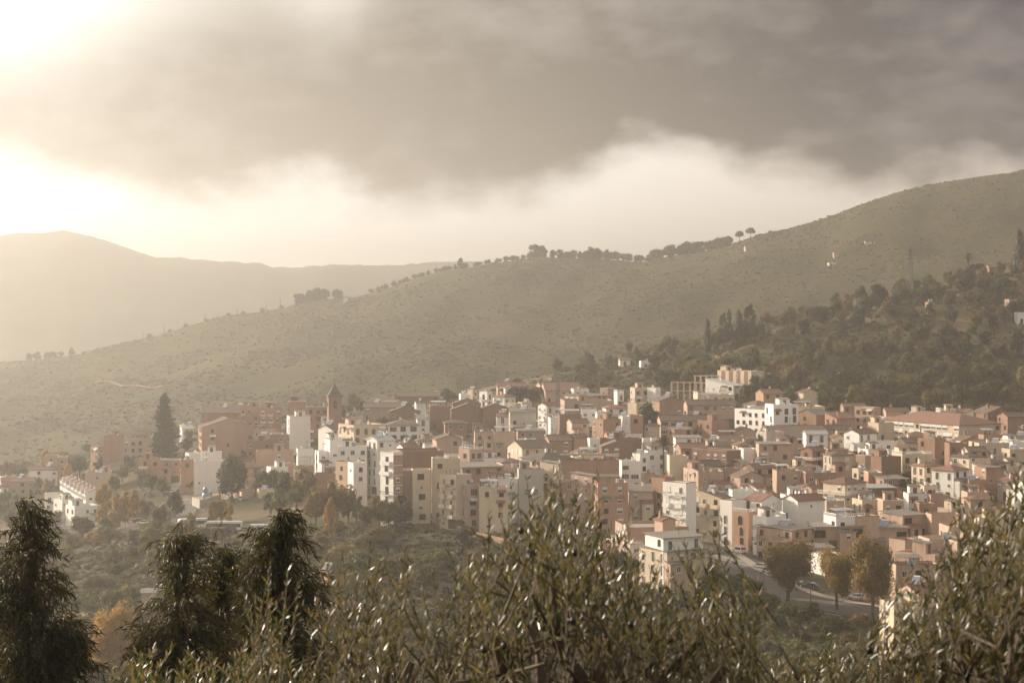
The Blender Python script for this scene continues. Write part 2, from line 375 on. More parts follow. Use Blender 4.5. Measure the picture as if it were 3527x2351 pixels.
def npmesh(name, v, f, mats, smooth=False, mi=None):
    v = np.asarray(v, np.float32).reshape(-1, 3); f = np.asarray(f, np.int32); k = f.shape[1]
    me = bpy.data.meshes.new(name); me.vertices.add(len(v)); me.vertices.foreach_set('co', v.ravel())
    me.loops.add(f.size); me.loops.foreach_set('vertex_index', f.ravel())
    me.polygons.add(len(f)); me.polygons.foreach_set('loop_start', np.arange(0, f.size, k, dtype=np.int32))
    for m in mats: me.materials.append(m)
    if mi is not None: me.polygons.foreach_set('material_index', np.asarray(mi, np.int32))
    me.update(calc_edges=True); me.polygons.foreach_set('use_smooth', np.full(len(f), smooth)); return me
def empty(name, loc, rz=0.):
    o = bpy.data.objects.new(name, None); COL.objects.link(o); o.location = loc; o.rotation_euler = (0, 0, rz); o.empty_display_size = .5; return o
THINGS = []                                     # (object, look text, category, group, column, row)
def tag(o, look, cat, group=None, label=None):
    o['category'] = cat
    if group: o['group'] = group
    if label: o['label'] = label
    else:
        p = o.location; THINGS.append((o, look, cat, group, CU + p.x/p.y*F, CV - (p.z + o.get('mid', 0.))/p.y*F))
    return o

# ---------------------------------------------------------------- windows, balconies and other small house parts (shared meshes)
def rect_window(w, h, frame, fill, fr=.10, bars=1, sill=True, shut=0.):
    b = MB(); d = .07
    b.box(-w/2, w/2, -.02, .10, 0, h, fill)
    for x0, x1, z0, z1 in ((-w/2-fr, -w/2, -fr, h+fr), (w/2, w/2+fr, -fr, h+fr), (-w/2, w/2, h, h+fr), (-w/2, w/2, -fr, 0)):
        b.box(x0, x1, -d, .10, z0, z1, frame)
    for i in range(bars):
        x = -w/2 + (i+1)*w/(bars+1); b.box(x-.035, x+.035, -.05, .05, .003, h-.003, frame)
    if shut: b.box(-w/2+.005, w/2-.005, -.045, .05, h*(1-shut), h-.004, M['shut'])
    if sill: b.box(-w/2-fr-.06, w/2+fr+.06, -.16, .05, -fr-.08, -fr-.002, frame)
    me = bpy.data.meshes.new('window'); me.from_pydata(b.v, [], b.f)
    for m in b.mats: me.materials.append(m)
    me.polygons.foreach_set('material_index', b.mi); me.update(); return me
def arch_window(w, h, frame, fill):
    b = MB(); n = 10
    arc = lambda r, y: [(-r, y, 0), (r, y, 0)] + [(r*math.cos(math.pi*i/n), y, h - w/2 + r*math.sin(math.pi*i/n)) for i in range(n+1)]
    b.prism(arc(w/2+.12, -.04)[::-1], arc(w/2+.12, .1)[::-1], frame); b.prism(arc(w/2, -.07)[::-1], arc(w/2, -.045)[::-1], fill)
    me = bpy.data.meshes.new('window'); me.from_pydata(b.v, [], b.f)
    for m in b.mats: me.materials.append(m)
    me.polygons.foreach_set('material_index', b.mi); me.update(); return me
WM = {'win': rect_window(1.1, 1.3, M['shut'], M['glass']), 'bwin': rect_window(1.1, 1.3, M['brownframe'], M['glass']),
      'half': rect_window(1.15, 1.35, M['shut'], M['glass'], shut=.45), 'full': rect_window(1.15, 1.35, M['shut'], M['glass'], shut=.97, bars=0),
      'wide': rect_window(2.1, 1.3, M['shut'], M['glass'], bars=2), 'bwide': rect_window(2.0, 1.5, M['brownframe'], M['glass'], bars=2),
      'tall': rect_window(1.1, 2.2, M['brownframe'], M['glass'], sill=False), 'wtall': rect_window(1.1, 2.2, M['shut'], M['glass'], sill=False),
      'small': rect_window(.6, .7, M['shut'], M['glass'], bars=0, fr=.07), 'school': rect_window(2.6, 2.0, M['shut'], M['glass'], bars=3, fr=.14, shut=.6),
      'gallery': rect_window(2.6, 2.0, M['brownframe'], M['dark'], bars=0, sill=False), 'dwin': rect_window(1.2, 1.4, M['wood'], M['dark'], bars=0, fr=.06),
      'arch': arch_window(1.4, 2.3, M['k'], M['glass']), 'garage': rect_window(2.8, 2.4, M['brownframe'], M['wood'], bars=0, sill=False)}
DM = {'door': rect_window(1.0, 2.1, M['brownframe'], M['wood'], bars=0, sill=False)}
def mk(b, name):
    me = bpy.data.meshes.new(name); me.from_pydata(b.v, [], b.f)
    for m in b.mats: me.materials.append(m)
    me.polygons.foreach_set('material_index', b.mi); me.update(); return me
def bal_slab(w, m):
    b = MB(); b.box(-w/2, w/2, -1.1, -.001, -.18, 0, m); return mk(b, 'balcony')
def bal_rail(w, m, solid):
    b = MB()
    if solid:
        b.box(-w/2, w/2, -1.1, -1.0, .002, .95, m); b.box(-w/2, -w/2+.1, -.998, -.002, .002, .95, m); b.box(w/2-.1, w/2, -.998, -.002, .002, .95, m)
    else:
        b.box(-w/2, w/2, -1.09, -1.03, .9, .97, m); b.box(-w/2, w/2, -1.09, -1.03, .08, .13, m)
        n = int(w/.3)
        for i in range(n+1): x = -w/2+.03+(w-.06)*i/n; b.box(x-.025, x+.025, -1.08, -1.04, .131, .899, m)
        for x in (-w/2, w/2-.05): b.box(x, x+.05, -1.028, -.002, .9, .97, m); b.box(x, x+.05, -1.028, -.002, .08, .13, m)
    return mk(b, 'railing')
BS = {(w, k): bal_slab(w, M[k]) for w in (2.4, 4.5) for k in 'wkt'}
BR = {(w, k): bal_rail(w, M[k] if k in M else M['steel'], k != 'steel') for w in (2.4, 4.5) for k in ('w', 'k', 't', 'steel')}
def chimney_mesh(k):
    b = MB(); b.box(-.35, .35, -.35, .35, -1.2, 1.3, M[k]); b.box(-.45, .45, -.45, .45, 1.301, 1.42, M[k])
    for x in (-.22, .22): b.box(x-.12, x+.12, -.3, .3, 1.421, 1.7, M[k])
    b.prism([(-.5,-.45,1.701),(.5,-.45,1.701),(.5,.45,1.701),(-.5,.45,1.701)], [(-.05,-.4,2.05),(.05,-.4,2.05),(.05,.4,2.05),(-.05,.4,2.05)], M['tr']); return mk(b, 'chimney')
CHM = {k: chimney_mesh(k) for k in 'wor'}
def heater():
    b = MB(); b.prism([(-1.1,-1.0,.1),(1.1,-1.0,.1),(1.1,.8,1.3),(-1.1,.8,1.3)], [(-1.1,-1.05,.18),(1.1,-1.05,.18),(1.1,.75,1.38),(-1.1,.75,1.38)], M['panel'])
    b.tube((-1., .95, 1.55), (1., .95, 1.55), .30, .30, M['tank'], 10)
    for x in (-.9, .9): b.tube((x, .9, -.3), (x, .9, 1.3), .04, .04, M['steel'], 4); b.tube((x, -.95, -.3), (x, -.95, .1), .04, .04, M['steel'], 4)
    return mk(b, 'solar_heater')
HM = heater()
def antenna():
    b = MB(); b.tube((0,0,-.3), (0,0,3.4), .06, .05, M['steel'], 5); b.tube((-.8,0,2.9), (.8,0,2.9), .05, .05, M['steel'], 4)
    for i in range(5): x = -.6+i*.3; b.tube((x,-.3,2.9), (x,.3,2.9), .015, .015, M['steel'], 3)
    return mk(b, 'antenna')
AM = antenna()
def dish():
    b = MB(); n = 12; rings = []
    for r, y in ((.05, .0), (.3, -.05), (.5, -.15)): rings.append([(r*math.cos(2*math.pi*i/n), y, .9+r*math.sin(2*math.pi*i/n)) for i in range(n)])
    for a, c in zip(rings, rings[1:]): 
        for i in range(n): b.poly([a[i], a[(i+1)%n], c[(i+1)%n], c[i]], M['tank'])
    b.tube((0,.1,-.3), (0,.05,.9), .04, .04, M['steel'], 5); b.tube((0,0,.9), (0,-.5,.8), .02, .02, M['steel'], 4); return mk(b, 'satellite_dish')
SM_ = dish()
def awning(m):
    b = MB(); b.prism([(-1.3,-1.1,-.1),(1.3,-1.1,-.1),(1.3,-.001,.5),(-1.3,-.001,.5)], [(-1.3,-1.1,-.05),(1.3,-1.1,-.05),(1.3,-.001,.55),(-1.3,-.001,.55)], m); b.box(-1.3,1.3,-1.12,-1.101,-.35,-.05,m); return mk(b, 'awning')
AW = [awning(M['green']), awning(M['shut']), awning(M['tr'])]
def water_tank():
    b = MB(); b.tube((0,0,.0), (0,0,1.2), .55, .6, M['tank'], 12); b.tube((0,0,1.2), (0,0,1.35), .6, .25, M['tank'], 12); return mk(b, 'water_tank')
TM_ = water_tank()

WALLN = dict(w='white', k='cream', t='tan', o='ochre', r='brown', g='grey', p='pink')
NUM = {1: 'one', 2: 'two', 3: 'three', 4: 'four', 5: 'five', 6: 'six', 7: 'seven'}
ROOFN = dict(F='flat roof', G='pitched roof', N='gable end', H='hipped roof', S='sloping roof', M='grey sheet roof')
FOOT = []
def house(u0, uc, u1, vt, fl, wall, roof, fl_s='', Yo=None, rt=None, name='house', look=None, ratio=None, fh=3.0, rw=None, winr=None, winl=None, cat=None, keep=False, pin=False):
    """u0 / uc / u1: columns of the far-left corner, the near corner and the right corner; vt: row of the eave at the near corner"""
    rr = random.Random(int(u0*7 + vt*13 + u1))
    par = .8 if roof == 'F' else 0.
    hh = fl*fh + .5 + par
    Y = Yo or find_y(uc, vt, hh)
    if Yo and look and not pin:                             # a lone house: stand it where its own height meets the slope
        lo_, hi_ = max(386, Yo-200), Yo+(250 if Yo > 1200 else 90); Y = find_y(uc, vt, hh, lo_, hi_); vt = min(row(uc, Y, hh), vt+60) if Y >= hi_ or Y <= lo_ else vt; vt = row(uc, Y, hh)
    if Yo is None and (Y <= 386 or Y >= 1055) and not keep: return None
    s = F / Y
    wl, wr = max(uc-u0, 0.), max(u1-uc, 6.)
    q = ratio or rr.uniform(.75, 1.15)
    th = math.atan((wl/wr)/q) if wl > 2 else R(rr.uniform(3, 8))
    th = min(max(th, R(4)), R(44))
    Wd = wr/s/math.cos(th)/(1. if wl > 2 else 1.); D = wl/s/math.sin(th) if wl > 2 else min(max(Wd*rr.uniform(.6, .95), 5), 12)
    Wd = min(max(Wd, 3.), 60); D = min(max(D, 3.5), 60)
    if wl < 9 and th < R(12): D = min(max(D, 6.), 12)
    cx, cyy = ux(uc, Y), Y
    zc = CV - vt; ztop = zc/F*Y
    c, sn = math.cos(th), math.sin(th)
    px, py = cx + c*Wd/2 - sn*D/2, cyy + sn*Wd/2 + c*D/2
    cor = [(cx, cyy), (cx + c*Wd, cyy + sn*Wd), (cx - sn*D, cyy + c*D), (cx + c*Wd - sn*D, cyy + sn*Wd + c*D)]
    zb = min(zg(x, y) for x, y in cor) - .6; zmid = zg(px, py)
    root = empty(name, (px, py, zmid), th); H = ztop - zmid; B = zb - zmid
    vis = ztop - zg(cx, cyy)
    FOOT.append((px, py, max(Wd, D)/2, ztop))
    hw, hd = Wd/2, D/2; m = M[wall]; md = M[rw] if rw else m
    # ---- walls
    b = MB(); rise = 0; RM = M[{'r': 'tr', 'b': 'tb', 'd': 'td', 'm': 'tm', 'g': 'tg'}.get(rt or 'r')]
    top = H - par if roof == 'F' else H
    b.box(-hw, hw, -hd, hd, B, top, m)
    if rw: b.box(-hw+.004, hw+.003, -hd-.004, hd-.01, B, top-.004, md)
    if roof in 'GN':
        rise = (hd if roof == 'G' else hw)*.36; rise = min(rise, 3.6)
        e = .03
        if roof == 'G': b.solid([(-hw,-hd+e,top-.001),(-hw,hd-e,top-.001),(-hw,0,top+rise-e),(hw,-hd+e,top-.001),(hw,hd-e,top-.001),(hw,0,top+rise-e)], [(0,2,1),(3,4,5),(0,3,5,2),(1,2,5,4)], m)
        else: b.solid([(-hw+e,-hd,top-.001),(hw-e,-hd,top-.001),(0,-hd,top+rise-e),(-hw+e,hd,top-.001),(hw-e,hd,top-.001),(0,hd,top+rise-e)], [(0,1,2),(3,5,4),(0,2,5,3),(1,4,5,2)], md)
    if roof == 'S':
        rise = min(D*.22, 2.6)
        b.solid([(-hw,-hd,top-.001),(hw,-hd,top-.001),(hw,hd,top-.001),(-hw,hd,top-.001),(hw,hd,top+rise-.02),(-hw,hd,top+rise-.02)], [(1,2,4),(0,5,3),(2,3,5,4)], m)
    if roof == 'F':
        t = .22
        for x0, x1, y0, y1 in ((-hw,hw,-hd,-hd+t),(-hw,hw,hd-t,hd),(-hw,-hw+t,-hd+t,hd-t),(hw-t,hw,-hd+t,hd-t)): b.box(x0,x1,y0,y1,top+.001,H,m)
    # a slightly proud band at some floor levels
    if fl >= 3 and rr.random() < .4 and 'w' not in fl_s:
        for i in range(1, fl):
            z = top - i*fh
            if z > B+1: b.box(-hw-.06, hw+.06, -hd-.06, hd, z-.12, z+.04, m)
    b.build('wall', root)
    # ---- roof
    b = MB(); o_, t = .45, .22
    def slope(pts): b.prism(pts, [(x, y, z+t) for x, y, z in pts], RM)
    if roof == 'G':
        k = rise/hd
        slope([(-hw-.25,-hd-o_,top-o_*k),(hw+.25,-hd-o_,top-o_*k),(hw+.25,0,top+rise),(-hw-.25,0,top+rise)]); slope([(-hw-.25,.001,top+rise),(hw+.25,.001,top+rise),(hw+.25,hd+o_,top-o_*k),(-hw-.25,hd+o_,top-o_*k)])
        b.box(-hw-.26, hw+.26, -.16, .16, top+rise+t*.6, top+rise+t+.1, RM)
    elif roof == 'N':
        k = rise/hw
        slope([(-hw-o_,-hd-.25,top-o_*k),(0,-hd-.25,top+rise),(0,hd+.25,top+rise),(-hw-o_,hd+.25,top-o_*k)]); slope([(.001,-hd-.25,top+rise),(hw+o_,-hd-.25,top-o_*k),(hw+o_,hd+.25,top-o_*k),(.001,hd+.25,top+rise)])
        b.box(-.16, .16, -hd-.26, hd+.26, top+rise+t*.6, top+rise+t+.1, RM)
    elif roof == 'S':
        k = rise/D; slope([(-hw-.3,-hd-o_,top-o_*k),(hw+.3,-hd-o_,top-o_*k),(hw+.3,hd+.3,top+rise+.3*k),(-hw-.3,hd+.3,top+rise+.3*k)])
    elif roof == 'H':
        rise = min(min(hw, hd)*.36, 3.4); a_, c_ = hw+.6, hd+.6; rx, ry = max(a_-c_, .05), max(c_-a_, .05)
        if rx > .06: ry = .05
        zb_ = top+.002
        v = [(-a_,-c_,zb_),(a_,-c_,zb_),(a_,c_,zb_),(-a_,c_,zb_),(-a_,-c_,zb_+.2),(a_,-c_,zb_+.2),(a_,c_,zb_+.2),(-a_,c_,zb_+.2),(-rx,-ry,top+rise+.2),(rx,-ry,top+rise+.2),(rx,ry,top+rise+.2),(-rx,ry,top+rise+.2)]
        b.solid(v, [(3,2,1,0),(0,1,5,4),(1,2,6,5),(2,3,7,6),(3,0,4,7),(4,5,9,8),(5,6,10,9),(6,7,11,10),(7,4,8,11),(8,9,10,11)], RM)
    elif roof == 'M':
        RM = M['tg'] if rt is None else RM
        b.prism([(-hw-.5,-hd-.6,top+.002),(hw+.5,-hd-.6,top+.002),(hw+.5,hd+.3,top+.5),(-hw-.5,hd+.3,top+.5)], [(-hw-.5,-hd-.6,top+.14),(hw+.5,-hd-.6,top+.14),(hw+.5,hd+.3,top+.64),(-hw-.5,hd+.3,top+.64)], RM)
    else:
        b.box(-hw+.222, hw-.222, -hd+.222, hd-.222, top+.004, top+.06, M['conc'])
        if rr.random() < .6 and 'r' not in fl_s:
            cm = M[rr.choice(['w', 'k', 'tr', 'conc'])]; c2 = MB()
            for x0, x1, y0, y1 in ((-hw-.06,hw+.06,-hd-.06,-hd+.28),(-hw-.06,hw+.06,hd-.28,hd+.06),(-hw-.06,-hw+.28,-hd+.281,hd-.281),(hw-.28,hw+.06,-hd+.281,hd-.281)): c2.box(x0,x1,y0,y1,H+.001,H+.12,cm)
            c2.build('coping', root)
    ro = b.build('roof', root)
    # ---- chimneys, heaters, aerials
    near = Y < 760
    def top_at(x, y):
        if roof == 'G': return top + rise*(1-abs(y)/hd)
        if roof == 'N': return top + rise*(1-abs(x)/hw)
        if roof == 'S': return top + rise*(y+hd)/D
        if roof == 'H': return top + .3 + rise*min(1-abs(x)/hw, 1-abs(y)/hd)*.8
        return top+.06
    nc = fl_s.count('c')
    feats = []
    if nc == 0 and roof != 'M' and rr.random() < (.42 if roof == 'F' else .75): nc = 1
    for i in range(nc):
        x = (-.55 + 1.1*(i+.5)/nc)*hw if nc > 1 else rr.uniform(-.6, .6)*hw; y = rr.uniform(-.1, .5)*hd
        link('chimney', CHM[{'w': 'w', 'k': 'w', 'g': 'w', 'r': 'r'}.get(wall, 'o')], ro, (x, y, top_at(x, y) - (0 if roof == 'F' else .2)))
    if fl_s.count('c'): feats.append('chimney' if nc == 1 else 'row of chimneys')
    if 'p' in fl_s or (rr.random() < .22 and roof != 'H'):
        x, y = rr.uniform(-.5, .5)*hw, rr.uniform(-.2, .4)*hd
        link('solar_heater', HM, ro, (x, y, top_at(x, y)+.2), -th - R(25)); feats.append('solar water heater')
    if rr.random() < .7: x, y = rr.uniform(-.7, .7)*hw, rr.uniform(-.5, .6)*hd; link('antenna', AM, ro, (x, y, top_at(x, y)+.1), rr.uniform(0, 3))
    if roof == 'F' and rr.random() < .25: link('satellite_dish', SM_, ro, (rr.uniform(-.7, .7)*hw, -hd+.5, top+.3), rr.uniform(-.6, .6))
    if roof == 'F' and rr.random() < .18: link('water_tank', TM_, ro, (rr.uniform(-.5, .5)*hw, rr.uniform(-.2, .5)*hd, top+.061))
    if roof == 'F' and Wd > 6 and D > 5:
        x = rr.random()
        if 't' in fl_s or x < .46:            # stair hut
            b = MB(); w2 = rr.uniform(2.6, min(4.5, Wd*.5)); d2 = rr.uniform(2.4, min(4, D*.5)); x0 = rr.uniform(-hw+.4, hw-w2-.4); y0 = rr.uniform(-.1*hd, hd-d2-.3)
            b.box(x0, x0+w2, y0, y0+d2, top+.061, top+2.6, m); b.build('stair_hut', ro)
            b = MB(); b.prism([(x0-.25,y0-.3,top+2.602),(x0+w2+.25,y0-.3,top+2.602),(x0+w2+.25,y0+d2+.2,top+3.0),(x0-.25,y0+d2+.2,top+3.0)], [(x0-.25,y0-.3,top+2.74),(x0+w2+.25,y0-.3,top+2.74),(x0+w2+.25,y0+d2+.2,top+3.14),(x0-.25,y0+d2+.2,top+3.14)], M[rr.choice(['tr', 'tg', 'tb', 'tg'])])
            b.build('hut_roof', ro); link('door', DM['door'], ro, (x0+w2*.5, y0, top+.1)); feats.append('rooftop hut')
        elif 'y' in fl_s or x < .78:           # terrace canopy on posts
            b = MB(); x0, x1 = -hw+.3, -hw+.3+Wd*rr.uniform(.45, .9); y0, y1 = -hd+.4, -hd+.4+min(D*.6, 4.5)
            for px_ in (x0+.1, (x0+x1)/2, x1-.1):
                for py_ in (y0+.1, y1-.1): b.box(px_-.07, px_+.07, py_-.07, py_+.07, top+.061, top+2.398, M['steel'])
            b.prism([(x0,y0,top+2.4),(x1,y0,top+2.4),(x1,y1,top+2.75),(x0,y1,top+2.75)], [(x0,y0,top+2.5),(x1,y0,top+2.5),(x1,y1,top+2.85),(x0,y1,top+2.85)], M[rr.choice(['tg', 'tb', 'tm', 'wood'])])
            b.build('terrace_canopy', ro); feats.append('terrace canopy')
    if 'r' in fl_s:
        b = MB(); z = H + (.002 if roof == 'F' else 0); wm = M['w']
        z0 = z if roof == 'F' else top - 3.0
        off = .11 if roof == 'F' else -1.2
        for (xa, ya, xb, yb) in ((-hw+off, -hd+off, hw-off, -hd+off), (-hw+off, -hd+off, -hw+off, hd-off)):
            n = max(2, int(math.hypot(xb-xa, yb-ya)/.55))
            dx, dy = (xb-xa), (yb-ya); Ln = math.hypot(dx, dy); ex, ey = (.06, .0) if abs(dx) > abs(dy) else (.0, .06)
            for i in range(n+1): x, y = xa+dx*i/n, ya+dy*i/n; b.box(x-.07, x+.07, y-.07, y+.07, z0, z0+.72, wm)
            b.box(min(xa,xb)-.1, max(xa,xb)+.1, min(ya,yb)-.1, max(ya,yb)+.1, z0+.722, z0+.86, wm)
        if roof != 'F':
            b.box(-hw-1.35, hw+1.35, -hd-1.35, -hd-.002, z0-.35, z0-.003, m); b.box(-hw-1.35, -hw-.002, -hd-.001, hd+1.35, z0-.35, z0-.003, m)
        b.build('balustrade', root); feats.append('white balustrade')
    # ---- a lower wing or lean-to that breaks up the plain block
    if not look and Wd > 6.5 and rr.random() < .5 and fl >= 2:
        c2 = MB(); w2 = rr.uniform(3, min(6, Wd*.6)); d2 = rr.uniform(1.8, 3.2); x0 = rr.choice([-hw+.1, hw-w2-.1]); zt2 = top - fh*rr.choice([1, 1, 2] if fl > 2 else [1]) + rr.uniform(-.3, .3)
        wm2 = M[rr.choice([wall, wall, 'w', 'k', 't'])]
        c2.box(x0, x0+w2, -hd-d2, -hd-.002, B, zt2, wm2); c2.build('wing', root); c2 = MB(); rm2 = M[rr.choice(['tr', 'tb', 'tg', 'tr', 'conc'])]
        c2.prism([(x0-.25,-hd-d2-.35,zt2+.002),(x0+w2+.25,-hd-d2-.35,zt2+.002),(x0+w2+.25,-hd-.003,zt2+.75),(x0-.25,-hd-.003,zt2+.75)], [(x0-.25,-hd-d2-.35,zt2+.15),(x0+w2+.25,-hd-d2-.35,zt2+.15),(x0+w2+.25,-hd-.003,zt2+.9),(x0-.25,-hd-.003,zt2+.9)], rm2); c2.build('wing_roof', root)
        link('window', WM[rr.choice(['win', 'dwin', 'half'])], root, (x0+w2/2, -hd-d2-.03, zt2-1.9))
    # ---- windows and balconies
    def face(side, n_x, style, dens, bal):
        """side R: the wall facing front-right; side L: the wall facing left"""
        Ln = Wd if side == 'R' else D
        nf = min(fl, int((top - (zg(cx, cyy) - zmid))/fh + .4) + 0)
        for f in range(max(nf, 1)):
            zf = top - (f+1)*fh
            if f == nf-1 and fl > 1: sty = rr.choice(['door', 'garage', style, 'dwin'])
            else: sty = style
            for i in range(n_x):
                if rr.random() > dens: continue
                a = (i + .5)/n_x*Ln - Ln/2
                st = sty if rr.random() < .8 else rr.choice(['win', 'half', 'dwin', 'small'])
                if st in ('tall', 'wtall', 'arch', 'door', 'garage', 'gallery'): zo = .15
                else: zo = 1.0
                if st in ('wide', 'bwide', 'school', 'garage', 'gallery') and Ln/n_x < 3.0: st = {'bwide': 'bwin', 'gallery': 'tall', 'garage': 'door'}.get(st, 'win')
                me = DM['door'] if st == 'door' else WM[st]
                nm = {'door': 'door', 'garage': 'garage_door'}.get(st, 'window')
                off = .075 if (rw and side == 'R') else .03
                sx_ = rr.uniform(.82, 1.18); a += rr.uniform(-.3, .3); sc_ = (sx_, 1, rr.uniform(.9, 1.12))
                if side == 'R': link(nm, me, root, (a, -hd-off, zf+zo), 0, sc_)
                else: link(nm, me, root, (-hw-off, -a, zf+zo), R(-90), sc_)
                if rr.random() < .05: link('awning', AW[rr.randrange(3)], root, (a, -hd, zf+zo+1.5) if side == 'R' else (-hw, -a, zf+zo+1.5), 0 if side == 'R' else R(-90))
                if bal and f < nf-1 and rr.random() < .85:
                    w = 4.5 if Ln/n_x > 4.8 else 2.4; bk = wall if wall in 'wkt' else 'k'
                    rk = rr.choice([bk, 'steel', 'steel']) if 'i' not in fl_s else 'steel'
                    if side == 'R': bo = link('balcony', BS[(w, bk)], root, (a, -hd, zf+.1))
                    else: bo = link('balcony', BS[(w, bk)], root, (-hw, -a, zf+.1), R(-90))
                    link('railing', BR[(w, rk)], bo)
    styles = ['win', 'half', 'dwin', 'bwin', 'wtall', 'full', 'tall']
    if wall in 'ort': styles = ['dwin', 'dwin', 'win', 'half', 'bwin']
    st = winr or rr.choice(styles); sl = winl or rr.choice(styles)
    dens = 0.16 if 'w' in fl_s else (.96 if 'n' in fl_s else .70)
    nx = max(1, int(Wd/3.0)); nl = max(1, int(D/3.0))
    face('R', nx, st, dens, 'b' in fl_s)
    if wl > 7: face('L', nl, sl, .9 if ('B' in fl_s or 'n' in fl_s or 'N' in fl_s) else (.1 if 'W' in fl_s else .6), 'B' in fl_s)
    root['mid'] = H*.6
    txt = f"{WALLN[wall]} {NUM.get(fl, 'tall')}-storey house with {({'r': 'red-tiled ', 'b': 'brown-tiled ', 'd': 'dark-tiled ', 'm': 'pale metal ', 'g': 'grey '}[rt] if rt and roof in 'GHS' else '')}{ROOFN[roof]}"
    if feats and len(txt.split()) < 6: txt += ' and ' + feats[0]
    tag(root, look or txt, cat or ('apartment block' if fl >= 5 else 'house'), 'houses of the hillside town')
    return root

